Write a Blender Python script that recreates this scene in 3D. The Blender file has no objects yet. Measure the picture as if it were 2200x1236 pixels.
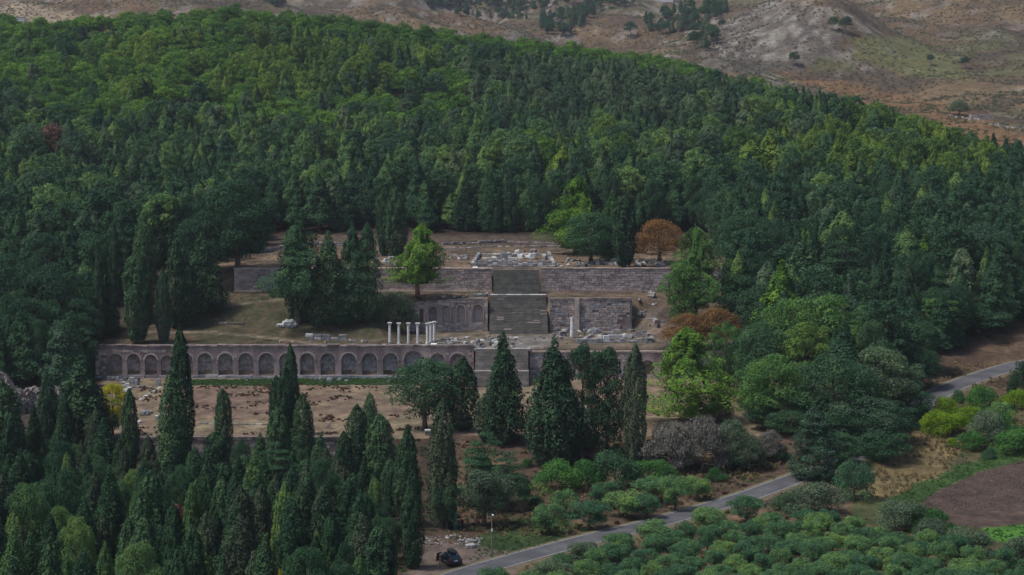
import bpy, math, random
import numpy as np
R = math.radians
sc = bpy.context.scene

# ------------------------------------------------------------------ camera, sky, sun, exposure
F, HC, PITCH = 4280.0, 56.0, 5.4          # focal length in photo pixels, camera height, tilt down in degrees
cam_d = bpy.data.cameras.new('camera'); cam = bpy.data.objects.new('camera', cam_d)
sc.collection.objects.link(cam); sc.camera = cam
cam.location = (0, 0, HC); cam.rotation_euler = (R(90 - PITCH), 0, 0)
cam_d.sensor_width = 36.0; cam_d.lens = 36.0 * F / 2200.0
cam_d.clip_start = 1.0; cam_d.clip_end = 20000.0

HAZE = 0.00007; FOL = 1.95
SUN_EL, SUN_AZ = 60.0, -105.0                # azimuth from +Y (behind the hill) towards +X
w = bpy.data.worlds.new('World'); sc.world = w; w.use_nodes = True
nt = w.node_tree; nt.nodes.clear()
sky = nt.nodes.new('ShaderNodeTexSky'); sky.sky_type = 'NISHITA'; sky.sun_disc = False
sky.sun_elevation = R(SUN_EL); sky.sun_rotation = R(SUN_AZ); sky.air_density = 1.0; sky.dust_density = 2.5
bg = nt.nodes.new('ShaderNodeBackground'); bg.inputs['Strength'].default_value = 0.085
wo = nt.nodes.new('ShaderNodeOutputWorld')
nt.links.new(sky.outputs[0], bg.inputs[0]); nt.links.new(bg.outputs[0], wo.inputs[0])
sl = bpy.data.lights.new('sun', 'SUN'); sl.energy = 2.3; sl.angle = R(10); sl.color = (1.0, 0.95, 0.88)
so = bpy.data.objects.new('sun', sl); sc.collection.objects.link(so)
so.rotation_euler = (R(-(90 - SUN_EL)), 0, R(-SUN_AZ)); so.location = (0, 0, 300)
sc.view_settings.view_transform = 'Standard'; sc.view_settings.look = 'None'
sc.view_settings.exposure = 0.44; sc.view_settings.gamma = 1.0; sc.view_settings.use_curve_mapping = False
sc.cycles.use_denoising = True
sc.cycles.max_bounces = 5; sc.cycles.diffuse_bounces = 3; sc.cycles.glossy_bounces = 1
sc.cycles.transmission_bounces = 2; sc.cycles.transparent_max_bounces = 4; sc.cycles.volume_bounces = 0

# ------------------------------------------------------------------ pixel <-> place
CP, SP = math.cos(R(PITCH)), math.sin(R(PITCH))
def ratio(py): return math.tan(R(PITCH) + math.atan((py - 618.0) / F))
def Yof(py, z): return (HC - z) / ratio(py)               # where the sight line through row py meets height z
def Zof(py, Y): return HC - ratio(py) * Y
def depth(Y, z): return Y * CP + (HC - z) * SP
def Xof(px, Y, z): return (px - 1100.0) / F * depth(Y, z)
def pix(X, Y, Z):
    d = Y * CP + (HC - Z) * SP; v = Y * SP - (HC - Z) * CP
    return 1100 + F * X / d, 618 - F * v / d

# ------------------------------------------------------------------ noise
_rs = np.random.RandomState(5); _tab = _rs.rand(256, 256)
def vnoise(x, y):
    x = np.asarray(x, float); y = np.asarray(y, float)
    xi = np.floor(x).astype(int); yi = np.floor(y).astype(int); fx = x - xi; fy = y - yi
    fx = fx * fx * (3 - 2 * fx); fy = fy * fy * (3 - 2 * fy)
    a = _tab[xi & 255, yi & 255]; b = _tab[(xi + 1) & 255, yi & 255]; c = _tab[xi & 255, (yi + 1) & 255]; d = _tab[(xi + 1) & 255, (yi + 1) & 255]
    return (a * (1 - fx) + b * fx) * (1 - fy) + (c * (1 - fx) + d * fx) * fy
def fbm(x, y, n=4):
    s = 0; a = .5; t = 0
    for i in range(n):
        s = s + a * vnoise(x * 2 ** i + 17.3 * i, y * 2 ** i + 5.1 * i); t += a; a *= .5
    return s / t
def ss(a, b, x):
    t = np.clip((x - a) / (b - a), 0, 1); return t * t * (3 - 2 * t)

# ------------------------------------------------------------------ levels of the site
Z1, Z2 = 0.0, 6.1
YA = Yof(812, Z1)                 # arcaded wall
YF = Yof(940, Z1)                 # front wall of the lowest terrace
YS2 = Yof(718, Z2)                # foot of the long stair
YW2 = Yof(712, Z2)                # niche wall
Z3 = Zof(641, YW2)
YW3 = Yof(627, Z3)                # upper retaining wall
Z4 = Zof(578, YW3)
ZG = -3.5
AX0, AX1 = Xof(205, YA, 3), Xof(1640, YA, 3)
W2X0, W2X1 = Xof(873, YW2, 10), Xof(1358, YW2, 10)
W3X0, W3X1 = Xof(503, YW3, 16), Xof(1590, YW3, 16)
# crest of the wooded hill
_cpx = np.array([-600, 0, 150, 500, 850, 1100, 1200, 1400, 1550, 1800, 2050, 2200, 2700.])
_cpy = np.array([40, 42, 48, 20, 58, 88, 100, 128, 152, 205, 275, 330, 470.])
_cY = np.array([860, 860, 860, 860, 850, 850, 840, 820, 800, 750, 690, 650, 600.])
_cZ = np.array([Zof(b, Y) for b, Y in zip(_cpy, _cY)]) - 8.5
_cX = (_cpx - 1100) / F * _cY
_byY = np.array([700, 900, 1100, 1400, 1900, 2600, 3500, 4200.]); _bpy = np.array([330, 245, 170, 100, 38, -30, -95, -130.])
_bZ = np.array([Zof(b, Y) for b, Y in zip(_bpy, _byY)])
def h(X, Y):
    X = np.asarray(X, float); Y = np.asarray(Y, float)
    zf = np.interp(Y, [200, 322, 398, 440, 530], [ZG, ZG, 2.5, 12, 21.5])
    und = (fbm(X / 14, Y / 14, 3) - .5)
    # flanks: knoll towards the right wood
    zf = zf + 1.6 * und * ss(330, 360, Y)
    # lower terrace with its front wall (left) or bank (right)
    bank = np.where(X < Xof(830, YF, 0), ss(YF + .3, YF + 1.1, Y), ss(YF - 16, YF + 2, Y))
    s1 = ZG + (Z1 - ZG) * bank
    # second terrace
    up2 = ss(YA + .5, YA + 1.5, Y)
    s2 = Z1 + (Z2 - Z1) * up2
    inst = (X > Xof(1020, YA, 3)) & (X < Xof(1135, YA, 3))
    s2 = np.where(inst, Z1 + (Z2 - Z1) * ss(YA + .2, YA + .9, Y), s2)
    left = X < W2X0 - .5; right = X > W2X1
    sl_l = ss(YA + 10, YW3 - 5, Y) * .8 + .2 * ss(YA + 4, YW3 - 12, Y)
    sl_r = ss(YA + 16 - 0 * X, YW2 + 9, Y)
    stp = ss(YW2 + .7, YW2 + 1.5, Y)
    bl = ss(W2X0 - 6, W2X0 + .2, X); br = ss(W2X1 - .5, W2X1 + 5, X)
    f23 = sl_l * (1 - bl) + stp * bl; f23 = f23 * (1 - br) + sl_r * br
    inst2 = (X > Xof(1050, YW2, 10)) & (X < Xof(1179, YW2, 10))
    f23 = np.where(inst2, ss(YW2 + 6.0, YW2 + 6.8, Y), f23)
    s3 = Z2 + (Z3 - Z2) * f23 + .35 * und * (1 - bl) * ss(YA + 5, YA + 12, Y)
    s4 = Z3 + (Z4 - Z3) * ss(YW3 + .7, YW3 + 1.6, Y)
    s4w = Z3 + (Z4 - Z3) * ss(YW3 - 4, YW3 + 14, Y)
    b3 = ss(W3X0 - 3.5, W3X0 + .2, X) * (1 - ss(W3X1 - .2, W3X1 + 4, X))
    s4 = s4 * b3 + s4w * (1 - b3)
    site = np.where(Y < YA - 4, s1, np.where(Y < YA + 3, s2, np.where(Y < YW3 - 4.5, s3, s4)))
    site = site + np.where(Y > YW3 + 4, (Y - YW3 - 4) * .02 + .25 * und, 0)
    wl = ss(AX0 - 9, AX0 + 1, X); wr = 1 - ss(AX1 - 1, AX1 + 9, X)
    near = zf * (1 - wl * wr) + site * wl * wr
    # hill
    zc = np.interp(X, _cX, _cZ); yc = np.interp(X, _cX, _cY)
    t = np.clip((Y - 528) / (yc - 528), 0, 1)
    hill = 21.0 + (zc - 21.0) * (t ** 1.08) + (fbm(X / 70 + 3, Y / 70, 3) - .5) * 13 * t * (1 - t) * 2
    z = np.where(Y < 528, near, hill); bl2 = ss(518, 528, Y) * (Y < 528)
    z = z * (1 - bl2) + 21.0 * bl2
    # the country behind
    zb = np.interp(Y, _byY, _bZ)
    amp = np.interp(Y, [650, 900, 1400, 2500], [2.5, 16, 42, 66])
    rid = 1 - 2 * np.abs(fbm(X / 230 + 9.1, Y / 330 + 2.7, 3) - .5)
    zb = zb + amp * (rid - .72) * 1.3 + amp * .35 * (fbm(X / 45, Y / 60, 3) - .5)
    def bump(px, Yc, hh, rx, ry):
        return hh * np.exp(-((X - (px - 1100) / F * Yc) / rx) ** 2 - ((Y - Yc) / ry) ** 2)
    zb = zb + bump(1760, 1230, 40, 40, 90) + bump(1660, 1150, 10, 40, 60) + bump(1610, 1500, 14, 70, 120) + bump(2150, 1500, 20, 120, 160) + bump(180, 1500, 24, 160, 130) + bump(700, 1450, 14, 110, 120) - bump(1230, 1300, 16, 55, 190)
    zb = zb + 1.4 * np.abs(((Y + .25 * X + 22 * fbm(X / 60, Y / 60, 2)) / 26) % 1.0 - .5)
    k = ss(yc + 6, yc + 150, Y)
    z = np.where(Y > yc, (zc * (1 - k) + np.minimum(zb, zb) * k), z)
    return z
def hs(X, Y): return float(h(np.array([X]), np.array([Y]))[0])
def ground_at(px, py):
    """first ground point on the sight line through a pixel"""
    Y = np.arange(180, 3800, .5); z = HC - ratio(py) * Y
    X = (px - 1100.0) / F * (Y * CP + (HC - z) * SP)
    hit = np.nonzero(h(X, Y) >= z)[0]
    i = hit[0] if len(hit) else len(Y) - 1
    return float(X[i]), float(Y[i]), hs(X[i], Y[i])

# ------------------------------------------------------------------ helpers
COL = sc.collection
def mesh(name, V, Fc, mats, smooth=False, matidx=None):
    m = bpy.data.meshes.new(name); V = np.asarray(V, np.float32)
    if isinstance(Fc, np.ndarray):
        n, k = Fc.shape
        m.vertices.add(len(V)); m.vertices.foreach_set('co', V.ravel())
        m.loops.add(n * k); m.loops.foreach_set('vertex_index', Fc.astype(np.int32).ravel())
        m.polygons.add(n); m.polygons.foreach_set('loop_start', np.arange(0, n * k, k, dtype=np.int32))
        m.polygons.foreach_set('loop_total', np.full(n, k, np.int32))
    else:
        m.from_pydata([tuple(map(float, v)) for v in V], [], [tuple(map(int, f)) for f in Fc])
    for mt in (mats if isinstance(mats, (list, tuple)) else [mats]): m.materials.append(mt)
    if matidx is not None: m.polygons.foreach_set('material_index', np.asarray(matidx, np.int32))
    if smooth: m.polygons.foreach_set('use_smooth', np.ones(len(m.polygons), bool))
    m.update(calc_edges=True); m.validate()
    return m
def link(name, me, parent=None, loc=(0, 0, 0), rz=0.0, sca=None, kind=None):
    o = bpy.data.objects.new(name, me); COL.objects.link(o); o.location = loc
    if rz: o.rotation_euler = (0, 0, rz)
    if sca is not None: o.scale = sca if hasattr(sca, '__len__') else (sca,) * 3
    if parent: o.parent = parent
    if kind: o['kind'] = kind
    return o
def tag(o, label, cat, group=None):
    o['label'] = label; o['category'] = cat
    if group: o['group'] = group
    return o
def thing(name, label, cat, loc=(0, 0, 0), rz=0.0, group=None):
    return tag(link(name, None, None, loc, rz), label, cat, group)
class G:
    """collects simple solids for ONE mesh"""
    def __init__(s): s.V = []; s.F = []; s.M = []; s.m = 0
    def add(s, V, Fc):
        b = len(s.V); s.V += [tuple(v) for v in V]; s.F += [tuple(i + b for i in f) for f in Fc]; s.M += [s.m] * len(Fc)
    def box(s, x0, x1, y0, y1, z0, z1, jit=0, rz=0, c=None):
        V = [(x, y, z) for z in (z0, z1) for x, y in ((x0, y0), (x1, y0), (x1, y1), (x0, y1))]
        if jit: V = [(x + random.uniform(-jit, jit), y + random.uniform(-jit, jit), z + random.uniform(-jit, jit)) for x, y, z in V]
        if rz:
            cx, cy = c or ((x0 + x1) / 2, (y0 + y1) / 2); ca, sa = math.cos(rz), math.sin(rz)
            V = [(cx + (x - cx) * ca - (y - cy) * sa, cy + (x - cx) * sa + (y - cy) * ca, z) for x, y, z in V]
        s.add(V, [(0, 3, 2, 1), (4, 5, 6, 7), (0, 1, 5, 4), (1, 2, 6, 5), (2, 3, 7, 6), (3, 0, 4, 7)])
    def tube(s, p, q, r0, r1, n=7, caps=True):
        p = np.array(p, float); q = np.array(q, float); d = q - p; L = np.linalg.norm(d) or 1; d /= L
        a = np.array([0, 0, 1.]) if abs(d[2]) < .9 else np.array([1., 0, 0]); u = np.cross(d, a); u /= np.linalg.norm(u); v = np.cross(d, u)
        V = [c + r * (math.cos(2 * math.pi * k / n) * u + math.sin(2 * math.pi * k / n) * v) for c, r in ((p, r0), (q, r1)) for k in range(n)]
        Fc = [(k, (k + 1) % n, n + (k + 1) % n, n + k) for k in range(n)]
        if caps: Fc += [tuple(range(n - 1, -1, -1)), tuple(range(n, 2 * n))]
        s.add(V, Fc)
    def lathe(s, prof, n=14, c=(0, 0, 0)):
        V = []; Fc = []
        for r, z in prof:
            for k in range(n): a = 2 * math.pi * k / n; V.append((c[0] + r * math.cos(a), c[1] + r * math.sin(a), c[2] + z))
        for i in range(len(prof) - 1):
            for k in range(n): Fc.append((i * n + k, i * n + (k + 1) % n, (i + 1) * n + (k + 1) % n, (i + 1) * n + k))
        Fc.append(tuple(range(n - 1, -1, -1))); Fc.append(tuple((len(prof) - 1) * n + k for k in range(n)))
        s.add(V, Fc)
    def build(s, name, mats, parent=None, loc=(0, 0, 0), rz=0, smooth=False, kind=None):
        return link(name, mesh(name, s.V, s.F, mats, smooth, s.M), parent, loc, rz, None, kind)
def scatter(name, P, rot, sca, protos, label=None, cat=None, pick=None):
    """many little things nobody counts: one object, geometry nodes put meshes on its points"""
    P = np.asarray(P, np.float32); me = bpy.data.meshes.new(name); me.vertices.add(len(P)); me.vertices.foreach_set('co', P.ravel())
    for nm, arr, ty in (('rotz', rot, 'FLOAT'), ('siz', sca, 'FLOAT')):
        a = me.attributes.new(nm, ty, 'POINT'); a.data.foreach_set('value', np.asarray(arr, np.float32))
    a = me.attributes.new('pick', 'INT', 'POINT'); a.data.foreach_set('value', (np.random.RandomState(len(P)).randint(0, len(protos), len(P)) if pick is None else np.asarray(pick)).astype(np.int32))
    o = link(name, me, kind='stuff')
    if label: o['label'] = label
    if cat: o['category'] = cat
    c = bpy.data.collections.new(name + '_kinds')
    for i, p in enumerate(protos):
        q = bpy.data.objects.new('%s_kind_%02d' % (name, i), p); c.objects.link(q)
    ng = bpy.data.node_groups.new(name + '_scatter', 'GeometryNodeTree')
    ng.interface.new_socket(name='Geometry', in_out='INPUT', socket_type='NodeSocketGeometry')
    ng.interface.new_socket(name='Geometry', in_out='OUTPUT', socket_type='NodeSocketGeometry')
    N = ng.nodes; L = ng.links
    gi = N.new('NodeGroupInput'); go = N.new('NodeGroupOutput'); ip = N.new('GeometryNodeInstanceOnPoints'); ci = N.new('GeometryNodeCollectionInfo')
    ci.inputs['Collection'].default_value = c; ci.inputs['Separate Children'].default_value = True; ci.inputs['Reset Children'].default_value = True
    def att(nm, ty):
        n = N.new('GeometryNodeInputNamedAttribute'); n.data_type = ty; n.inputs['Name'].default_value = nm; return n.outputs['Attribute']
    cx = N.new('ShaderNodeCombineXYZ'); L.new(att('rotz', 'FLOAT'), cx.inputs['Z'])
    ip.inputs['Pick Instance'].default_value = True
    L.new(gi.outputs[0], ip.inputs['Points']); L.new(ci.outputs[0], ip.inputs['Instance']); L.new(cx.outputs[0], ip.inputs['Rotation'])
    L.new(att('siz', 'FLOAT'), ip.inputs['Scale']); L.new(att('pick', 'INT'), ip.inputs['Instance Index'])
    L.new(ip.outputs[0], go.inputs[0])
    md = o.modifiers.new('scatter', 'NODES'); md.node_group = ng
    return o

# ------------------------------------------------------------------ materials
def nodes(name):
    m = bpy.data.materials.new(name); m.use_nodes = True; t = m.node_tree; t.nodes.clear()
    return m, t, t.nodes, t.links
def ramp(N, stops):
    r = N.new('ShaderNodeValToRGB'); e = r.color_ramp.elements
    while len(e) < len(stops): e.new(.5)
    for el, (p, c) in zip(e, stops): el.position = p; el.color = (*c, 1)
    return r
def foliage(name, cols, clump=.9, regional=0.0, trans=.28, var=.35, tipcol=None):
    """cols: dark..light list; which one is chosen per tree (random, region) and per clump (noise in the tree's own space)"""
    m, t, N, L = nodes(name)
    oi = N.new('ShaderNodeObjectInfo'); tc = N.new('ShaderNodeTexCoord')
    n1 = N.new('ShaderNodeTexNoise'); n1.inputs['Scale'].default_value = clump; n1.inputs['Detail'].default_value = 3
    L.new(tc.outputs['Object'], n1.inputs['Vector'])
    ad = N.new('ShaderNodeMath'); ad.operation = 'MULTIPLY_ADD'; ad.inputs[1].default_value = var; L.new(oi.outputs['Random'], ad.inputs[0])
    mu = N.new('ShaderNodeMath'); mu.operation = 'MULTIPLY_ADD'; mu.inputs[1].default_value = 1.5; mu.inputs[2].default_value = -.42 - var * .5
    L.new(n1.outputs[0], mu.inputs[0]); L.new(mu.outputs[0], ad.inputs[2])
    v = ad.outputs[0]
    if regional:
        n2 = N.new('ShaderNodeTexNoise'); n2.inputs['Scale'].default_value = .011; n2.inputs['Detail'].default_value = 2
        L.new(oi.outputs['Location'], n2.inputs['Vector'])
        m2 = N.new('ShaderNodeMath'); m2.operation = 'MULTIPLY_ADD'; m2.inputs[1].default_value = regional; m2.inputs[2].default_value = -regional * .5
        L.new(n2.outputs[0], m2.inputs[0]); a2 = N.new('ShaderNodeMath'); a2.operation = 'ADD'; L.new(v, a2.inputs[0]); L.new(m2.outputs[0], a2.inputs[1]); v = a2.outputs[0]
    r = ramp(N, [(i / (len(cols) - 1) * .8 + .1, tuple(q * FOL for q in c)) for i, c in enumerate(cols)]); L.new(v, r.inputs[0])
    df = N.new('ShaderNodeBsdfDiffuse'); tr = N.new('ShaderNodeBsdfTranslucent'); mx = N.new('ShaderNodeMixShader'); mx.inputs[0].default_value = trans
    L.new(r.outputs[0], df.inputs[0]); L.new(r.outputs[0], tr.inputs[0]); L.new(df.outputs[0], mx.inputs[1]); L.new(tr.outputs[0], mx.inputs[2])
    o = N.new('ShaderNodeOutputMaterial'); L.new(mx.outputs[0], o.inputs[0])
    return m
def stone(name, c0, c1, c2=None, scale=.5, bump=.4, rough=.9, streak=0, coord='Generated', rnd=.25):
    """weathered stone: large stains, fine grain, each piece its own shade"""
    m, t, N, L = nodes(name)
    geo = N.new('ShaderNodeNewGeometry'); oi = N.new('ShaderNodeObjectInfo')
    mp = N.new('ShaderNodeMapping'); mp.inputs['Scale'].default_value = (1, 1, .35 if streak else 1); L.new(geo.outputs['Position'], mp.inputs[0])
    n1 = N.new('ShaderNodeTexNoise'); n1.inputs['Scale'].default_value = scale; n1.inputs['Detail'].default_value = 8; n1.inputs['Roughness'].default_value = .65; L.new(mp.outputs[0], n1.inputs['Vector'])
    n2 = N.new('ShaderNodeTexNoise'); n2.inputs['Scale'].default_value = 5.0; n2.inputs['Detail'].default_value = 5; L.new(geo.outputs['Position'], n2.inputs['Vector'])
    a = N.new('ShaderNodeMath'); a.operation = 'MULTIPLY_ADD'; a.inputs[1].default_value = .4; a.inputs[2].default_value = -.2; L.new(n2.outputs[0], a.inputs[0])
    b = N.new('ShaderNodeMath'); b.operation = 'ADD'; L.new(n1.outputs[0], b.inputs[0]); L.new(a.outputs[0], b.inputs[1])
    r1 = N.new('ShaderNodeMath'); r1.operation = 'MULTIPLY_ADD'; r1.inputs[1].default_value = rnd; r1.inputs[2].default_value = -rnd / 2; L.new(oi.outputs['Random'], r1.inputs[0])
    b2 = N.new('ShaderNodeMath'); b2.operation = 'ADD'; L.new(b.outputs[0], b2.inputs[0]); L.new(r1.outputs[0], b2.inputs[1])
    st = [(.3, c0), (.52, c1)] + ([(.72, c2)] if c2 else [])
    r = ramp(N, st); L.new(b2.outputs[0], r.inputs[0])
    p = N.new('ShaderNodeBsdfPrincipled'); p.inputs['Roughness'].default_value = rough; p.inputs['Specular IOR Level'].default_value = .15
    L.new(r.outputs[0], p.inputs['Base Color'])
    bp = N.new('ShaderNodeBump'); bp.inputs['Strength'].default_value = bump; bp.inputs['Distance'].default_value = .12; L.new(b.outputs[0], bp.inputs['Height']); L.new(bp.outputs[0], p.inputs['Normal'])
    o = N.new('ShaderNodeOutputMaterial'); L.new(p.outputs[0], o.inputs[0])
    return m
def plain(name, col, rough=.5, metal=0, noise=.12, sc_=6.0, coat=0):
    m, t, N, L = nodes(name); p = N.new('ShaderNodeBsdfPrincipled'); p.inputs['Roughness'].default_value = rough; p.inputs['Metallic'].default_value = metal
    if coat: p.inputs['Coat Weight'].default_value = coat
    n = N.new('ShaderNodeTexNoise'); n.inputs['Scale'].default_value = sc_; n.inputs['Detail'].default_value = 4; tc = N.new('ShaderNodeTexCoord'); L.new(tc.outputs['Object'], n.inputs['Vector'])
    r = ramp(N, [(.3, tuple(c * (1 - noise) for c in col)), (.7, tuple(min(1, c * (1 + noise)) for c in col))]); L.new(n.outputs[0], r.inputs[0]); L.new(r.outputs[0], p.inputs['Base Color'])
    o = N.new('ShaderNodeOutputMaterial'); L.new(p.outputs[0], o.inputs[0]); return m
M = {}
M['cypress'] = foliage('cypress_foliage', [(.016, .034, .02), (.028, .056, .03), (.044, .08, .036), (.068, .108, .044)], 1.1, 0, .15, .4)
M['cypress_blue'] = foliage('blue_cypress_foliage', [(.02, .04, .026), (.034, .062, .038), (.055, .088, .048)], 1.1, 0, .15, .3)
M['cypress_grey'] = foliage('greying_cypress_foliage', [(.026, .04, .026), (.045, .064, .038), (.075, .092, .055)], 1.0, 0, .15, .3)
M['pine_hill'] = foliage('hill_pine_foliage', [(.028, .062, .032), (.045, .088, .038), (.065, .115, .042), (.09, .145, .045), (.12, .17, .048)], .35, .6, .3, .7)
M['pine_hill_bright'] = foliage('bright_hill_pine_foliage', [(.042, .08, .024), (.072, .118, .028), (.102, .152, .032), (.14, .19, .034)], .35, .5, .3, .7)
M['pine_hill_grey'] = foliage('grey_hill_pine_foliage', [(.03, .058, .036), (.048, .08, .046), (.068, .1, .055), (.095, .13, .06)], .35, .5, .3, .7)
M['pine_crest'] = foliage('crest_pine_foliage', [(.03, .07, .02), (.055, .115, .024), (.09, .165, .028), (.135, .215, .032)], .5, .6, .3, .4)
M['pine_dark'] = foliage('dark_pine_foliage', [(.018, .042, .025), (.03, .064, .032), (.048, .09, .038)], .6, .3, .25, .35)
M['pine_mid'] = foliage('green_pine_foliage', [(.028, .065, .024), (.05, .105, .032), (.082, .145, .038), (.12, .17, .045)], .6, 0, .3, .3)
M['pine_bright'] = foliage('bright_pine_foliage', [(.035, .08, .018), (.065, .125, .022), (.105, .175, .028), (.16, .225, .03)], .9, 0, .3, .15)
M['cedar'] = foliage('cedar_foliage', [(.02, .048, .026), (.034, .074, .036), (.055, .103, .044)], .7, 0, .2, .2)
M['olive'] = foliage('olive_foliage', [(.032, .075, .04), (.055, .11, .048), (.09, .155, .05), (.14, .205, .05)], .8, .6, .25, .55)
M['olive_grey'] = foliage('grey_olive_foliage', [(.045, .068, .042), (.07, .1, .06), (.11, .14, .085)], .8, 0, .25, .3)
M['bush'] = foliage('bush_foliage', [(.02, .06, .02), (.038, .1, .026), (.065, .14, .03)], .9, 0, .25, .5)
M['bush_lime'] = foliage('lime_bush_foliage', [(.06, .11, .012), (.11, .175, .014), (.17, .23, .02)], .9, 0, .3, .3)
M['rust'] = foliage('rust_foliage', [(.08, .05, .024), (.145, .078, .03), (.22, .11, .034)], .8, 0, .25, .2)
M['yellow'] = foliage('yellow_foliage', [(.08, .12, .02), (.32, .27, .02), (.55, .38, .02)], .35, 0, .3, .1)
M['grey_twig'] = foliage('grey_twig', [(.07, .07, .06), (.12, .115, .1), (.17, .165, .135)], .7, 0, .1, .4)
M['dead_red'] = foliage('dead_needles', [(.06, .035, .03), (.12, .07, .055), (.17, .1, .075)], .9, 0, .1, .2)
M['dry_tuft'] = foliage('dry_tuft', [(.028, .016, .012), (.052, .03, .022), (.09, .055, .036)], 1.5, 0, .1, .5)
M['straw'] = foliage('straw_grass', [(.085, .075, .04), (.17, .135, .07), (.25, .2, .1)], 1.5, .6, .2, .5)
M['green_tuft'] = foliage('green_tuft', [(.025, .055, .02), (.04, .085, .024), (.06, .12, .03)], 1.5, .6, .2, .5)
M['scrub'] = foliage('hill_scrub', [(.06, .07, .04), (.09, .085, .06), (.13, .12, .07)], 1.2, .9, .1, .6)
M['bark'] = stone('bark', (.06, .045, .035), (.13, .1, .08), None, 1.5, .5)
M['bark_pale'] = stone('pale_bark', (.13, .11, .095), (.24, .21, .18), None, 1.5, .4)
M['bark_red'] = stone('red_bark', (.1, .055, .04), (.19, .1, .07), None, 1.5, .4)

# ------------------------------------------------------------------ crowns
RS = np.random.RandomState(11)
def unit(v): return v / (np.linalg.norm(v, axis=1, keepdims=True) + 1e-9)
def leafmesh(P, Nrm, size, el=1.6, up=.0, jit=.5):
    """one small triangle (a tuft or spray) per point, facing roughly along its normal"""
    n = len(P); Nn = unit(Nrm + RS.normal(0, jit, (n, 3)))
    a = RS.normal(0, 1, (n, 3)) + np.array([0, 0, up * 3.0]); T = unit(a - Nn * np.sum(a * Nn, 1, keepdims=True)); B = np.cross(Nn, T)
    s = size * RS.uniform(.6, 1.3, (n, 1))
    v0 = P + T * s * el; v1 = P - T * s * .5 + B * s * .75; v2 = P - T * s * .5 - B * s * .75
    V = np.stack([v0, v1, v2], 1).reshape(-1, 3); Fc = np.arange(3 * n).reshape(-1, 3)
    return V, Fc
def ell(centers, radii, n, fill=.25, upper=-.45):
    """points on and just inside ellipsoid clumps, with outward normals"""
    Ps, Ns = [], []
    vol = np.array([r[0] * r[1] + r[0] * r[2] for r in radii]); cnt = np.maximum(6, (n * vol / vol.sum()).astype(int))
    for c, r, k in zip(centers, radii, cnt):
        d = unit(RS.normal(0, 1, (k * 2, 3))); d = d[d[:, 2] > upper][:k]
        lump = 1 + .16 * np.sin(d[:, :1] * 5 + c[0] * 7) * np.cos(d[:, 1:2] * 6 + c[1] * 5)
        rr = lump * (1 - fill * RS.rand(len(d), 1) ** 2)
        Ps.append(np.array(c) + d * rr * np.array(r)); Ns.append(unit(d / np.array(r)))
    return np.concatenate(Ps), np.concatenate(Ns)
def trunkmesh(H, r, limbs=(), lean=0, top=.9, forks=1):
    g = G(); pts = [np.array([lean * H * (t ** 1.5) + .012 * H * math.sin(t * 7), .01 * H * math.sin(t * 5), t * H]) for t in np.linspace(0, top, 6)]
    for i in range(5): g.tube(pts[i], pts[i + 1], r * (1 - .17 * i) * (1.25 if i == 0 else 1), r * (1 - .17 * (i + 1)), 7, i in (0, 4))
    for c in limbs:
        t = max(.12, min(.85, (c[2] / H) * .72)); k = t / top * 5; i = min(4, int(k)); p = pts[i] + (pts[i + 1] - pts[i]) * (k - i)
        mid = p * .45 + np.array(c) * .55 + np.array([0, 0, -.03 * H]); g.tube(p, mid, r * .38, r * .24, 5, False); g.tube(mid, c, r * .24, r * .07, 5, False)
    return g
def cypress_crown(n, H=15., W=3., lobes=(), blunt=1.8, rough=.12):
    Ps, Ns = [], []
    cols = [(0, 0, 1.0, 1.0)] + list(lobes)          # x, y, height share, width share
    tot = sum(c[2] * c[3] for c in cols)
    for (cx, cy, hh, ww) in cols:
        k = int(n * hh * ww / tot); t = RS.rand(k); t = .03 + .97 * t ** .92; th = RS.rand(k) * 2 * math.pi
        ph = RS.rand() * 9
        prof = np.where(t < .3, (.35 + .65 * (t / .3) ** .6), (1 - np.clip((t - .3) / .7, 0, 1) ** blunt) ** .75)
        ridge = 1 + rough * (vnoise(th * 3.2 + ph, t * 9 + ph) - .5) * 2 + rough * .7 * (vnoise(th * 8 + ph, t * 26) - .5) * 2
        ridge = np.where(th > 2 * math.pi - .5, ridge * .5 + .5, ridge)
        r = W / 2 * ww * prof * ridge * (1 - .22 * RS.rand(k) ** 2) + .03
        z = t * H * hh
        P = np.stack([cx + r * np.cos(th), cy + r * np.sin(th), z + (ridge - 1) * H * .1], 1)
        Nn = np.stack([np.cos(th), np.sin(th), .25 + .5 * (t > .9)], 1)
        Ps.append(P); Ns.append(Nn)
    return np.concatenate(Ps), np.concatenate(Ns)
def crown_pine(H, W, base=.35, ncl=26, flat=.6, n=5000, pw=.7):
    C, Rr = [], []
    for i in range(ncl):
        t = (i + .5) / ncl; z = base + (1 - base) * (t ** .8); env = math.sin(math.pi * min(1, max(.0, (1 - (z - base) / (1 - base)) * .78 + .14))) ** pw
        a = i * 2.4 + RS.rand() * .8; rr = W / 2 * env * RS.uniform(.45, .85) * (1 if i < ncl - 2 else .2)
        s = W * RS.uniform(.1, .17) * (1.1 - .25 * t)
        C.append((rr * math.cos(a), rr * math.sin(a), (z - .03 + RS.uniform(-.02, .02)) * H)); Rr.append((s * 1.0, s * 1.0, s * flat * RS.uniform(.8, 1.3)))
    C.append((0, 0, H * .9)); Rr.append((W * .16, W * .16, H * .09))
    C.append((0, 0, H * (base + .3 * (1 - base)))); Rr.append((W * .25, W * .25, H * .2 * (1 - base)))
    return C, Rr
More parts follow.
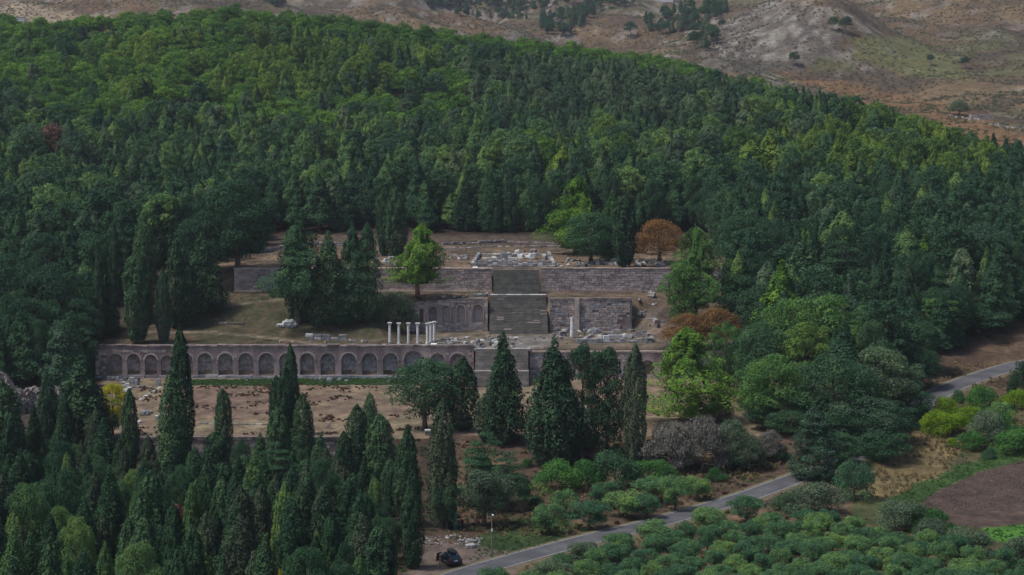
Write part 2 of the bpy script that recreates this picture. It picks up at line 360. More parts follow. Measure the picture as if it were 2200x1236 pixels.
def crown_cone(H, W, base=.12, nw=11, n=5000):
    C, Rr = [], []
    for i in range(nw):
        t = i / (nw - 1); z = base + (1 - base) * t * .93; env = (1 - t) ** .8 * (.75 + .25 * min(1, t * 6)) + .06
        m = max(3, int(7 * (1 - t) + 2)); a0 = RS.rand() * 6
        for j in range(m):
            a = a0 + j * 2 * math.pi / m + RS.uniform(-.25, .25); rr = W / 2 * env * RS.uniform(.5, .85); s = W * .13 * (1.15 - .75 * t) * RS.uniform(.8, 1.2)
            C.append((rr * math.cos(a), rr * math.sin(a), z * H + RS.uniform(-.02, .02) * H)); Rr.append((s, s, s * .85))
    C.append((0, 0, H * .955)); Rr.append((W * .028, W * .028, H * .05))
    C.append((0, 0, H * .4)); Rr.append((W * .2, W * .2, H * .28))
    return C, Rr
def crown_flame(H, W, base=.06, ncl=34):
    C, Rr = [], []
    for i in range(ncl):
        t = ((i + .5) / ncl) ** 1.1; z = base + (1 - base) * t * .86; env = (1 - t ** 1.35) ** .8 * min(1, .55 + t * 3)
        a = i * 2.4 + RS.rand() * .6; rr = W / 2 * env * RS.uniform(.5, .8); s = W * .15 * (1.1 - .5 * t)
        C.append((rr * math.cos(a), rr * math.sin(a), z * H)); Rr.append((s, s, s * 2.0 * RS.uniform(.8, 1.2)))
    C.append((0, 0, H * .9)); Rr.append((W * .07, W * .07, H * .1))
    C.append((0, 0, H * .42)); Rr.append((W * .26, W * .26, H * .36))
    return C, Rr
def crown_layers(H, W, nl=6, base=.35):
    C, Rr = [], []
    for i in range(nl):
        t = i / (nl - 1); z = base + (.96 - base) * t; env = (1 - .6 * t)
        for j in range(6 if i < nl - 1 else 3):
            a = RS.rand() * 6.28; rr = W / 2 * env * RS.uniform(.25, .75); s = W * RS.uniform(.14, .22) * env
            C.append((rr * math.cos(a), rr * math.sin(a), z * H + RS.uniform(-.02, .02) * H - rr * .06)); Rr.append((s * 1.2, s * 1.2, H * .035))
    return C, Rr
def crown_dome(H, W, base=.3, ncl=30, flat=.8, dome=True, s0=.17):
    C, Rr = [], []
    for i in range(ncl):
        d = unit(RS.normal(0, 1, (1, 3)))[0]; d[2] = abs(d[2]) if dome else d[2]
        rr = RS.uniform(.62, .8); s = W * s0 * RS.uniform(.75, 1.2); zc = H * (base + (1 - base) * (.12 if dome else .5)); hz = H * (1 - base) * (.86 if dome else .5)
        C.append((d[0] * rr * W / 2, d[1] * rr * W / 2, zc + d[2] * (hz - s * flat) )); Rr.append((s, s, s * flat))
    C.append((0, 0, H * (base + (1 - base) * .45))); Rr.append((W * .3, W * .3, H * (1 - base) * .36))
    return C, Rr
class Proto: pass
def proto(kind, H, W, cr, n, ls, leafm, barkm, trunk_r, el=1.5, up=.1, jit=.45, limbs=True, base_h=None, upper=-.45, fill=.25):
    p = Proto(); p.H, p.W, p.kind = H, W, kind
    if isinstance(cr[0], np.ndarray): P, Nn = cr; lm = ()
    else:
        P, Nn = ell(cr[0], cr[1], n, fill, upper); lm = [c for c in cr[0][:-2]][:: max(1, len(cr[0]) // 12)] if limbs else ()
    Nn = unit(Nn + np.array([0, 0, .25]))
    V, Fc = leafmesh(P, Nn, ls, el, up, jit)
    p.V, p.F = V, Fc
    p.W = 2 * float(np.percentile(np.hypot(V[:, 0], V[:, 1]), 96)) if kind != 'cypress' else 3.25; p.H = float(np.percentile(V[:, 2], 99.9))
    p.g = trunkmesh(H * (base_h or .9), trunk_r, lm); p.cache = {}; p.leafm, p.barkm = leafm, barkm
    return p
def crown_of(p, mat=None):
    k = ('c', mat or p.leafm)
    if k not in p.cache and ('c', p.leafm) in p.cache: p.cache[k] = recolour(p.cache[('c', p.leafm)], mat)
    if k not in p.cache: p.cache[k] = mesh('crown', p.V, p.F, M[mat or p.leafm])
    return p.cache[k]
def recolour(me, mat):
    q = me.copy(); q.materials[0] = M[mat]; return q
def trunk_of(p, mat=None):
    k = ('t', mat or p.barkm)
    if k not in p.cache: p.cache[k] = mesh('trunk', p.g.V, p.g.F, M[mat or p.barkm], True)
    return p.cache[k]
def whole_of(p, mat=None):
    k = ('w', mat or p.leafm)
    if k not in p.cache and ('w', p.leafm) in p.cache: p.cache[k] = recolour(p.cache[('w', p.leafm)], mat)
    if k not in p.cache:
        V = np.concatenate([p.V, np.array(p.g.V)]); b = len(p.V)
        Fc = [tuple(f) for f in p.F] + [tuple(i + b for i in f) for f in p.g.F]
        p.cache[k] = mesh('tree', V, Fc, [M[mat or p.leafm], M[p.barkm]], False, [0] * len(p.F) + [1] * len(p.g.F))
    return p.cache[k]
K = {}
K['cypress'] = []
for i, (lo, bl) in enumerate([((), 3.4), ([(.75, .2, .84, .7)], 3.0), ((), 1.9), ([(-.65, -.3, .88, .7), (.75, .1, .74, .66)], 3.4), ((), 5.5), ([(.6, -.5, .62, .7)], 2.4)]):
    K['cypress'].append(proto('cypress', 15, 3, cypress_crown(13000, 15, 2.9, lo, bl, .24), 0, .105, 'cypress', 'bark', .22, 2.1, 1.0, .45, base_h=.8))
K['broad'] = [proto('broad', 14, 6, crown_flame(14, 6, .05, 40 + 4 * i), 13000, .13, 'cypress', 'bark', .3, 1.9, .8, .5) for i in range(4)]
def crown_conifer(n, H, W, base, wh, pw, top=1.0, seed=0, rag=.62):
    """sprays on the whorled branches of a young pine: ragged outline, pointed leader, gaps between the tiers"""
    t = base + (1 - base) * RS.rand(n) ** 1.15; th = RS.rand(n) * 2 * math.pi; u = (t - base) / (1 - base)
    env = np.clip(1 - u, 0, 1) ** pw * np.clip(.55 + u * 3, 0, 1); br = vnoise(th * 2.1 + seed, t * wh + seed * 3); tier = .5 + .5 * np.sin(t * wh * 2 * math.pi + 2 * br)
    r = W / 2 * env * (1.12 - rag + rag * br + .18 * tier) * (1 - .45 * RS.rand(n) ** 2.2) + .05; lean = vnoise(t * 3 + seed, t * 0 + seed) - .5
    if n > 6000: hole = vnoise(th * 3.6 + seed, t * 17 + seed); r = r * np.where(hole < .42, .6 + .5 * hole, .92 + .25 * hole)
    P = np.stack([r * np.cos(th) + lean * .08 * W, r * np.sin(th) + lean * .05 * W, t * H + .07 * H * (r / W) * (br - .3)], 1)
    return P, np.stack([np.cos(th), np.sin(th), .45 + .5 * u], 1)
K['bright_cone'] = [proto('cone', 13, 7, crown_conifer(15000, 13, 7.4, .03, 9, (.85, .6)[i], seed=2 + i * 5, rag=.5), 0, .12, 'pine_mid', 'bark', .25, 1.8, .6, .45) for i in range(2)]
K['ragged'] = [proto('ragged', 13, 8.5, crown_conifer(18000, 13, 10.5, (.2, .28, .08)[i], 4.5, (.8, .6, .72)[i], seed=11 + i * 4, rag=.95), 0, .12, 'pine_bright', 'bark_red', .3, 1.7, .5, .45) for i in range(3)]
K['pine'] = [proto('pine', 11, 9, crown_pine(11, 9, .08 + .04 * i, 42, .6), 15000, .12, 'pine_mid', 'bark', .3, 1.5, .2) for i in range(4)]
K['openpine'] = [proto('openpine', 13, 8.5, crown_pine(13, 8.5, .22, 58, .75), 15000, .12, 'pine_bright', 'bark_red', .3, 1.5, .2)]
K['round'] = [proto('round', 11, 10, crown_dome(11, 10, .08, 60, .75, False, .13), 15000, .13, 'pine_dark', 'bark', .35, 1.4, .1) for i in range(3)]
K['hill'] = [proto('hill', 12, 6, crown_conifer(4600, 12, 7.0, .14, 5 + i % 3, (.75, .95, .6, 1.1, .5, .8)[i], seed=i * 3.7), 0, .18, 'pine_hill', 'bark', .2, 1.9, .6, .35, limbs=False) for i in range(6)] + \
            [proto('hill', 12, 6, crown_pine(12, 7, .2, 40, .8), 4600, .18, 'pine_hill', 'bark', .2, 1.6, .4, .4, limbs=False) for i in range(3)]
K['crest'] = [proto('crest', 11, 8, crown_dome(11, 8, .38, 26, .7, True, .16), 4200, .18, 'pine_crest', 'bark_pale', .22, 1.3, .1, limbs=True) for i in range(5)]
K['umbrella'] = [proto('umbrella', 8, 11, crown_dome(8, 11, .16, 60, .7, True, .12), 15000, .11, 'rust', 'bark', .4, 1.3, .1)]
K['cedar'] = [proto('cedar', 10, 11, crown_layers(10, 11, 7, .3), 14000, .12, 'cedar', 'bark', .35, 1.3, 0, .25, upper=-.9) for i in range(2)]
K['olive'] = [proto('olive', 4.2, 4.2, crown_dome(4.2, 4.2, .14, 26, .85, False, .15), 8000, .06, 'olive', 'bark', .16, 2.2, .45, .5) for i in range(5)]
K['bush'] = [proto('bush', 3, 4.4, crown_dome(3, 4.4, .0, 30, .8, True, .16), 7500, .065, 'bush', 'bark', .12, 1.5, .4, .5, base_h=.5) for i in range(4)]
tw = crown_dome(6, 7, .05, 40, .9, True, .14)
K['twig'] = [proto('twig', 6, 7, tw, 15000, .06, 'grey_twig', 'bark_pale', .2, 4.0, 1.0, .9, base_h=.6, fill=.7) for i in range(2)]
sm = crown_dome(1, 1.3, .0, 7, .8, True, .2)
tuft_m = [mesh('tuft', *leafmesh(*ell(*crown_dome(.5, 1.0, 0, 5, .7, True, .22), 40, .5), .13, 2.0, 1.2, .6), M['dry_tuft']) for i in range(3)]
straw_m = [mesh('straw', *leafmesh(*ell(*crown_dome(.7, 1.0, 0, 5, .7, True, .22), 46, .6), .09, 4.5, 2.5, .8), M['straw']) for i in range(3)]
green_m = [mesh('green', *leafmesh(*ell(*crown_dome(.4, 1.0, 0, 5, .7, True, .22), 46, .6), .09, 3.0, 2.0, .8), M['green_tuft']) for i in range(3)]
scrub_m = [mesh('scrub', *leafmesh(*ell(*crown_dome(1.0, 1.8, 0, 6, .8, True, .2), 46, .3), .22, 1.3, .5, .5), M['scrub']) for i in range(3)]

# ------------------------------------------------------------------ the ground: one sheet to the horizon, terraces stepped into it
def inpoly(px, py, poly):
    c = np.zeros(px.shape, bool); n = len(poly); j = n - 1
    for i in range(n):
        xi, yi = poly[i]; xj, yj = poly[j]
        c ^= ((yi > py) != (yj > py)) & (px < (xj - xi) * (py - yi) / ((yj - yi) or 1e-9) + xi); j = i
    return c
steps = [YF, YF + .3, YF + 1.1, YA, YA + .2, YA + .5, YA + .9, YA + 1.5, YW2 + .7, YW2 + 1.5, YW3 + .7, YW3 + 1.6]
rp = [(800, 1325), (960, 1250), (1100, 1205), (1290, 1155), (1400, 1128), (1500, 1100), (1600, 1070), (1730, 1027), (1830, 985), (1900, 935), (1955, 890), (2010, 850), (2090, 815), (2200, 786), (2330, 760)]
rw = [ground_at(a, b)[:2] for a, b in rp]
def spline(pts, n=10):
    P = [np.array(p, float) for p in pts]; P = [2 * P[0] - P[1]] + P + [2 * P[-1] - P[-2]]; out = []
    for i in range(1, len(P) - 2):
        for k in range(n):
            t = k / n; a, b, c, d = P[i - 1:i + 3]
            out.append(.5 * ((2 * b) + (-a + c) * t + (2 * a - 5 * b + 4 * c - d) * t * t + (-a + 3 * b - 3 * c + d) * t ** 3))
    return np.array(out + [P[-2]])
RD = spline(rw); dRD = np.gradient(RD, axis=0); nRD = np.stack([-dRD[:, 1], dRD[:, 0]], 1); nRD /= np.linalg.norm(nRD, axis=1, keepdims=True)
zRD = h(RD[:, 0], RD[:, 1]); zRD = np.convolve(np.pad(zRD, 12, 'edge'), np.ones(25) / 25, 'valid') + .16
wRD = np.interp(RD[:, 1], [240, 320, 400, 450], [2.3, 2.4, 2.9, 3.1])
def road_gap(X, Y):
    sh = np.shape(X); X = np.ravel(X); Y = np.ravel(Y); d = np.full(X.shape, 99.); z = np.zeros(X.shape)
    m_ = (Y < 500) & (X > -60); q = np.nonzero(m_)[0]
    for i in range(0, len(RD), 2):
        dd = np.hypot(X[q] - RD[i, 0], Y[q] - RD[i, 1]) - wRD[i]; c = dd < d[q]; d[q[c]] = dd[c]; z[q[c]] = zRD[i]
    return d.reshape(sh), z.reshape(sh)
ys = np.unique(np.round(np.concatenate([[-120, -40, 40, 120, 160], np.arange(185, 480, 1.0), np.arange(480, 560, 2.), np.arange(560, 1000, 5.), np.arange(1000, 2000, 8.), np.arange(2000, 4300, 22.), steps]), 2))
g1 = np.arange(-135, 136, 1.0); gx = [140.]
while gx[-1] < 1750: gx.append(gx[-1] + max(4, (gx[-1]) * .022))
gx = np.array(gx); xs = np.concatenate([-gx[::-1], g1, gx])
XX, YY = np.meshgrid(xs, ys); ZZ = h(XX, YY)
fine = (YY < 560) & (np.abs(XX) < 136)
ZZ = ZZ + np.where(fine, .12 * (fbm(XX / 2.3, YY / 2.3, 2) - .5), 0)
rgap, rz_ = road_gap(XX, YY); kk = 1 - ss(1.5, 5.0, rgap); ZZ = ZZ * (1 - kk) + (rz_ - .2) * kk
nx, ny = len(xs), len(ys)
idx = np.arange(nx * ny).reshape(ny, nx)
Fq = np.stack([idx[:-1, :-1], idx[:-1, 1:], idx[1:, 1:], idx[1:, :-1]], -1).reshape(-1, 4)
PX, PY = pix(XX, YY, ZZ)
wob = (fbm(XX / 5, YY / 5, 3) - .5)
PXw = PX + 60 * (fbm(XX / 6 + 4, YY / 6, 3) - .5); PYw = PY + 14 * wob
def C(*c): return np.array(c)
col = np.zeros(XX.shape + (3,)) + C(.115, .08, .06)
def paint(mask, c, k=1.0):
    mk = (mask.astype(float) * k)[..., None] if mask.dtype == bool else (mask * k)[..., None]
    global col
    col = col * (1 - mk) + np.array(c) * mk
n1 = fbm(XX / 9, YY / 9, 4); n2 = fbm(XX / 3 + 7, YY / 3, 3); n3 = fbm(XX / 30 + 2, YY / 30, 3)
paint(ss(.45, .62, n1), (.16, .115, .08), .7)
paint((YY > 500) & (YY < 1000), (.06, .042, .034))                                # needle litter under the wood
site = (XX > AX0 - 4) & (XX < AX1 + 4)
t1 = site & (YY > YF) & (YY < YA + .6); paint(t1, (.26, .2, .145)); paint(t1 * ss(.42, .62, n1), (.3, .25, .165), .8); paint(t1 * ss(.55, .7, n2), (.2, .13, .1), .6)
paint(t1 & inpoly(PXw, PYw, [(400, 822), (620, 818), (620, 885), (430, 890)]), (.21, .14, .12), .6)
gs = t1 & inpoly(PXw, PY + 5 * wob, [(395, 816), (900, 811), (900, 826), (640, 829), (400, 829)]); paint(gs, (.045, .1, .035), .9)
t2 = site & (YY >= YA + .6) & (YY < YW2 + 1); paint(t2, (.23, .185, .14)); paint(t2 * ss(.5, .65, n2), (.13, .125, .1), .8)
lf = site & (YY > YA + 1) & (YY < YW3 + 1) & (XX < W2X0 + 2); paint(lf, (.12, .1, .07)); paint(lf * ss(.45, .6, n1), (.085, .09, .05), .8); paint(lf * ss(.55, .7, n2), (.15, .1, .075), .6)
def trail(pts, wd, c, k):
    d = np.full(PX.shape, 1e9)
    for (a, b), (e, f) in zip(pts[:-1], pts[1:]):
        vx, vy = e - a, f - b; t = np.clip(((PX - a) * vx + (PY - b) * vy) / (vx * vx + vy * vy), 0, 1)
        d = np.minimum(d, np.hypot((PX - a - t * vx) * .15, PY - b - t * vy))
    paint(np.clip(1.4 - d / wd, 0, 1) * (YY < 560), c, k)
trail([(225, 717), (340, 713), (450, 714), (560, 724), (700, 742)], 2.2, (.27, .22, .17), .8)
trail([(470, 662), (540, 650), (640, 640)], 2.4, (.24, .2, .15), .7)
trail([(740, 741), (790, 733), (830, 728)], 2.0, (.27, .23, .18), .6)
paint(t2 & inpoly(PX + 10 * wob, PY, [(1090, 722), (1190, 720), (1185, 751), (1110, 751)]), (.27, .26, .25), .8)
rt = site & (YY > YA + 10) & (YY < YW2 + 14) & (XX > W2X1 - 1); paint(rt, (.2, .16, .13)); paint(rt * ss(.5, .62, n2), (.12, .1, .085), .8)
t3 = site & (YY >= YW2 + 1) & (YY < YW3 + 1) & (XX > W2X0); paint(t3, (.18, .135, .1)); paint(t3 * ss(.5, .65, n1), (.08, .085, .045), .7)
t4 = site & (YY >= YW3 + 1) & (YY < 524); paint(t4, (.24, .175, .12)); paint(t4 * ss(.45, .6, n1), (.13, .105, .085), .8); paint(t4 & (YY > 498), (.1, .08, .068), .8)
# foreground
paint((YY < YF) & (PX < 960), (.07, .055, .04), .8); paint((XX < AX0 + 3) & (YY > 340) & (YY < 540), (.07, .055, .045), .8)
fr = (YY < YF + 2) & (PX > 930); paint(fr, (.12, .085, .065)); paint(fr * ss(.45, .6, n1), (.19, .14, .09), .7)
paint(inpoly(PXw, PYw, [(1000, 1210), (1040, 1150), (1120, 1110), (1240, 1100), (1200, 1170), (1100, 1205)]) & (YY < 330), (.05, .095, .035), .9)
paint(inpoly(PXw, PYw, [(880, 1236), (900, 1150), (1030, 1175), (1150, 1190), (1020, 1300), (850, 1400)]) & (YY < 330), (.2, .16, .14), .9)
fld = inpoly(PX + 6 * wob, PY + 2 * wob, [(1975, 1082), (2020, 1052), (2110, 1013), (2200, 989), (2500, 915), (2500, 1090), (2200, 1126), (2100, 1135), (2020, 1122)]) & (YY < 400)
grn = inpoly(PXw, PYw, [(1890, 1090), (1960, 1045), (2060, 1000), (2200, 955), (2500, 860), (2500, 930), (2200, 992), (2100, 1018), (2010, 1060), (1975, 1095)]) & (YY < 400)
rb = (PX > 1830) & (YY < 420) & (YY > 200); paint((PX < 215) & (YY < YA) & (YY > 250), (.075, .06, .05), .85); paint(rb & (PY > 850), (.13, .12, .06), .8); paint((PX < 215) & (YY < YA) & (YY > 250), (.075, .06, .05), .85); paint(rb & (PY > 850) & (n1 > .52), (.075, .11, .04), .7)
paint(inpoly(PXw, PYw, [(1850, 1080), (1890, 960), (2000, 930), (2080, 950), (2040, 1010), (1950, 1060)]) & (YY < 420), (.26, .2, .1), .8)
paint(grn, (.055, .115, .032), .95); paint(fld, (.115, .085, .07), 1)
paint(inpoly(PX, PY + 3 * wob, [(2105, 1137), (2200, 1126), (2500, 1090), (2500, 1200), (2200, 1172), (2130, 1160)]) & (YY < 400), (.09, .24, .04), 1)
# the country behind: heather brown, pale rock, dull green
bk = YY > np.interp(XX, _cX, _cY) + 3
gyy, gxx = np.gradient(ZZ); slope = np.hypot(gyy / np.gradient(YY, axis=0), gxx / np.gradient(XX, axis=1))
m1 = fbm(XX / 60, YY / 90, 4); m2 = fbm(XX / 16 + 3, YY / 22, 4); m3 = fbm(XX / 110 + 6, YY / 160, 3)
paint(bk, (.175, .12, .074)); paint(bk * ss(.42, .6, m1), (.23, .17, .1), .8); paint(bk * ss(.5, .64, m3), (.115, .085, .062), .8); paint(bk * ss(.5, .56, fbm(XX / 30 + 1, YY / 20, 4)), (.1, .078, .06), .6)
paint(bk * ss(.5, .62, m2) * ss(.45, .6, m3), (.14, .15, .07), .75)
paint(bk * ss(.2, .42, slope + .7 * (m2 - .5)) * ss(.52, .64, fbm(XX / 9, YY / 12, 3)), (.32, .29, .26), .75)
paint(bk & inpoly(PX + 60 * (m1 - .5), PY + 30 * (m2 - .5), [(1480, 160), (1520, 90), (1600, 20), (1740, -10), (1830, 60), (1800, 130), (1690, 160)]), (.145, .125, .115), .75); paint(bk * inpoly(PX + 60 * (m1 - .5), PY + 30 * (m2 - .5), [(1520, 120), (1560, 60), (1640, 10), (1740, 0), (1830, 60), (1790, 110), (1690, 130)]) * ss(.54, .62, fbm(XX / 5, YY / 5, 3)), (.36, .34, .3), .8)
paint(bk & inpoly(PX + 60 * (m1 - .5), PY + 20 * (m2 - .5), [(1840, 80), (1960, 80), (2060, 140), (2100, 165), (1950, 165), (1850, 120)]), (.19, .21, .08), .6)
paint(bk & inpoly(PX + 40 * (m1 - .5), PY + 20 * (m2 - .5), [(1620, 150), (1830, 175), (2030, 220), (2200, 290), (2200, 345), (2000, 260), (1700, 175)]), (.25, .14, .07), .7)
paint(bk & inpoly(PX + 40 * (m1 - .5), PY + 8 * (m2 - .5), [(0, 8), (60, 5), (150, 28), (230, 40), (120, 62), (0, 45)]), (.42, .34, .24), .8)
col *= .62 * (.86 + .28 * fbm(XX / 1.7, YY / 1.7, 2))[..., None]
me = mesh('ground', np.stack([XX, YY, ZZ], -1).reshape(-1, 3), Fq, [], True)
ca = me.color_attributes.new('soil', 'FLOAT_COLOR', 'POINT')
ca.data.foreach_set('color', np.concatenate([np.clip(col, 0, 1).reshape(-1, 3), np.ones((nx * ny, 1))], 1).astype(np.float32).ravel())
m, t, N, L = nodes('ground')
at = N.new('ShaderNodeAttribute'); at.attribute_name = 'soil'; geo = N.new('ShaderNodeNewGeometry')
def nz(scale, det, rough=.6, sc3=None):
    n = N.new('ShaderNodeTexNoise'); n.inputs['Scale'].default_value = scale; n.inputs['Detail'].default_value = det; n.inputs['Roughness'].default_value = rough
    if sc3:
        mp = N.new('ShaderNodeMapping'); mp.inputs['Scale'].default_value = sc3; L.new(geo.outputs['Position'], mp.inputs[0]); L.new(mp.outputs[0], n.inputs['Vector'])
    else: L.new(geo.outputs['Position'], n.inputs['Vector'])
    return n.outputs[0]
na = nz(.8, 9, .7); nb = nz(.09, 8, .7); nc = nz(.35, 6, .75, (1, .6, 1))
r1 = ramp(N, [(.3, (.62, .62, .64)), (.5, (.98, .97, .96)), (.7, (1.4, 1.35, 1.3))]); L.new(na, r1.inputs[0])
r2 = ramp(N, [(.35, (.75, .75, .78)), (.65, (1.25, 1.24, 1.2))]); L.new(nb, r2.inputs[0])
r3 = ramp(N, [(.33, (.5, .52, .52)), (.5, (1, 1, 1)), (.66, (1.7, 1.62, 1.55))]); L.new(nc, r3.inputs[0])
v = at.outputs['Color']
for r in (r1, r2, r3):
    mm = N.new('ShaderNodeMix'); mm.data_type = 'RGBA'; mm.blend_type = 'MULTIPLY'; mm.inputs[0].default_value = .8; L.new(v, mm.inputs[6]); L.new(r.outputs[0], mm.inputs[7]); v = mm.outputs[2]
p = N.new('ShaderNodeBsdfPrincipled'); p.inputs['Roughness'].default_value = .95; p.inputs['Specular IOR Level'].default_value = .1; L.new(v, p.inputs['Base Color'])
bp = N.new('ShaderNodeBump'); bp.inputs['Strength'].default_value = .5; bp.inputs['Distance'].default_value = .3; L.new(na, bp.inputs['Height']); L.new(bp.outputs[0], p.inputs['Normal'])
o = N.new('ShaderNodeOutputMaterial'); L.new(p.outputs[0], o.inputs[0])
me.materials.append(m); link('ground', me, kind='structure')

# ------------------------------------------------------------------ road, draped on the ground
def strip(name, offs, dz, mat, drop=None):
    """offs: list of (lateral offset as a share of the half width + metres) across the road"""
    V = []; n = len(offs)
    for i in range(len(RD)):
        for (a, b, z) in offs: q = RD[i] + nRD[i] * (a * wRD[i] + b); V.append((q[0], q[1], zRD[i] + dz + z))
    Fc = np.array([(i * n + j, i * n + j + 1, (i + 1) * n + j + 1, (i + 1) * n + j) for i in range(len(RD) - 1) for j in range(n - 1)])[:, ::-1]
    return link(name, mesh(name, V, Fc, mat), kind='structure')
M['asphalt'] = stone('asphalt', (.075, .075, .085), (.115, .115, .125), (.17, .165, .17), .25, .15, .85)
M['verge'] = stone('verge_soil', (.09, .075, .05), (.15, .12, .08), (.12, .14, .06), .6, .5)
strip('road', [(-1, 0, -.02), (0, 0, .03), (1, 0, -.02)], 0, M['asphalt'])
strip('road_verge_upper', [(1, 0, -.035), (1, .6, -.05), (1, 1.4, -.3)], 0, M['verge'])
strip('road_verge_lower', [(-1, -1.4, -.3), (-1, -.6, -.05), (-1, 0, -.035)], 0, M['verge'])
M['paint_white'] = plain('worn_white_paint', (.42, .42, .42), .8, 0, .3, 3)
for s in (-1, 1): strip('road_marking', [(s, -s * .22 - .05, 0), (s, -s * .22 + .05, 0)], -.008, M['paint_white'])
# ------------------------------------------------------------------ masonry
random.seed(7)
M['ashlar'] = stone('ashlar', (.2, .165, .17), (.37, .31, .31), (.52, .45, .42), .35, .5)
M['ashlar_warm'] = stone('warm_ashlar', (.22, .175, .165), (.42, .34, .3), (.56, .46, .39), .4, .5)
M['plaster'] = stone('eroded_render', (.2, .155, .155), (.41, .325, .32), (.52, .42, .4), .3, .7, streak=1)
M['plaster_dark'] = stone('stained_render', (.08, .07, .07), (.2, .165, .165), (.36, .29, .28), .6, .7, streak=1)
M['mortar'] = stone('mortar_core', (.13, .105, .105), (.22, .18, .175), None, .6, .6)
M['infill'] = stone('niche_infill', (.18, .155, .16), (.33, .28, .285), (.43, .37, .36), .5, .5)
M['infill_blue'] = stone('blue_grey_infill', (.15, .15, .17), (.28, .285, .31), (.4, .4, .41), .5, .5)
M['step'] = stone('stair_stone', (.11, .1, .1), (.21, .19, .185), (.36, .34, .32), .5, .5, rnd=.12)
M['step_moss'] = stone('mossy_stair_stone', (.085, .09, .078), (.17, .17, .155), (.33, .32, .3), .7, .5, rnd=.12)
M['riser'] = stone('shaded_riser', (.045, .046, .043), (.09, .088, .08), (.15, .145, .135), .6, .5, rnd=.1)  # darker than the treads: the step shadow is put into the riser colour
M['marble'] = stone('white_marble', (.5, .5, .52), (.68, .68, .68), (.78, .77, .75), .9, .25)
M['marble_grey'] = stone('grey_marble', (.2, .205, .215), (.34, .345, .35), (.52, .52, .51), .8, .3, rnd=.6)
M['rubble'] = stone('rubble_stone', (.12, .115, .115), (.23, .22, .22), (.38, .36, .345), 1.1, .6, rnd=.6)
M['brickruin'] = stone('roman_rubble', (.1, .08, .075), (.23, .185, .165), (.36, .31, .29), .9, .9)
def blockmesh(name, mat, seed, bev=.05, jit=.035):
    """unit squared block with worn edges, base at z=0 (12..28 triangles)"""
    r = random.Random(seed); V = []; 
    for z, s in ((0, .5), (.5, .5), (1, .5)):
        for x, y in ((-1, -1), (1, -1), (1, 1), (-1, 1)):
            k = s - (bev if z != .5 else 0) * r.uniform(.2, 1); V.append((x * k + r.uniform(-jit, jit), y * k + r.uniform(-jit, jit), z + r.uniform(-jit, jit)))
    Fc = [(3, 2, 1, 0), (8, 9, 10, 11)] + [(a * 4 + k, a * 4 + (k + 1) % 4, a * 4 + 4 + (k + 1) % 4, a * 4 + 4 + k) for a in (0, 1) for k in range(4)]
    return mesh(name, V, Fc, M[mat])
BLK = {mt: [blockmesh('block', mt, i * 7 + 1) for i in range(6)] for mt in ('ashlar', 'ashlar_warm', 'infill', 'infill_blue', 'rubble', 'marble_grey', 'marble')}
def courses(parent, X0, X1, Yf, z0, z1, ch, bw, mats, depth=.3, hole=None, limit=300, name='stone_block', vary=.35, top=None):
    """squared blocks in courses, each its own object; past the limit the smallest go into one mesh"""
    n = max(1, round((z1 - z0) / ch)); ch = (z1 - z0) / n; rest = G(); cnt = 0; cells = []
    for i in range(n):
        x = X0 + (random.uniform(-.5, 0) * bw)
        while x < X1:
            w_ = bw * random.uniform(1 - vary, 1 + vary); a, b = max(x, X0), min(x + w_, X1); x += w_
            if b - a < .15: continue
            zc = z0 + (i + .5) * ch
            if top and zc + ch * .4 > top((a + b) / 2): continue
            if hole and hole((a + b) / 2, zc, (b - a) / 2): continue
            cells.append((a, b, z0 + i * ch, ch))
    order = sorted(range(len(cells)), key=lambda k: -(cells[k][1] - cells[k][0]))
    for q, k in enumerate(order):
        a, b, z, c = cells[k]; pr = random.uniform(.0, .07)
        if q < limit:
            link(name, random.choice(BLK[random.choice(mats)]), parent, ((a + b) / 2, Yf + depth / 2 - pr, z), 0, (b - a - .035, depth, c - .03))
        else: rest.box(a + .02, b - .02, Yf - pr, Yf + depth - pr, z + .015, z + c - .015, .012)
    if rest.V: rest.build('stone_block_filling', M[mats[0]], parent, kind='stuff')
def wallthing(name, label, cat='wall', group=None): return thing(name, label, cat, (0, 0, 0), 0, group)

# upper retaining wall, both sides of the stair
S3a, S3b = Xof(1060, YW3, 16), Xof(1160, YW3, 16)
for X0, X1, lab, ms in ((W3X0, S3a - .3, 'long grey ashlar retaining wall left of the upper stair, partly hidden by dark trees', ['ashlar', 'ashlar', 'ashlar_warm']),
                        (S3b + .3, W3X1, 'grey ashlar retaining wall right of the upper stair, running to the bright pine', ['ashlar'])):
    t = wallthing('retaining_wall', lab)
    g = G(); g.box(X0, X1, YW3 + .12, YW3 + 1.2, Z3 - .6, Z4 - .05); g.build('wall_core', M['mortar'], t)
    g = G(); x = X0 - .1
    while x < X1: 
        w_ = random.uniform(1.2, 2.2); g.box(x, min(x + w_ - .03, X1 + .1), YW3 - .12, YW3 + 1.1, Z4 - .05, Z4 + .2 + random.uniform(-.03, .05), .02); x += w_
    g.build('coping', M['ashlar_warm'], t)
    courses(t, X0, X1, YW3 - .02, Z3 + .35, Z4 - .06, .52, 1.15, ms)
    g = G(); g.box(X0 - .05, X1, YW3 - .35, YW3 + .2, Z3 - .5, Z3 + .32, .01); g.build('plinth', M['ashlar_warm'], t)

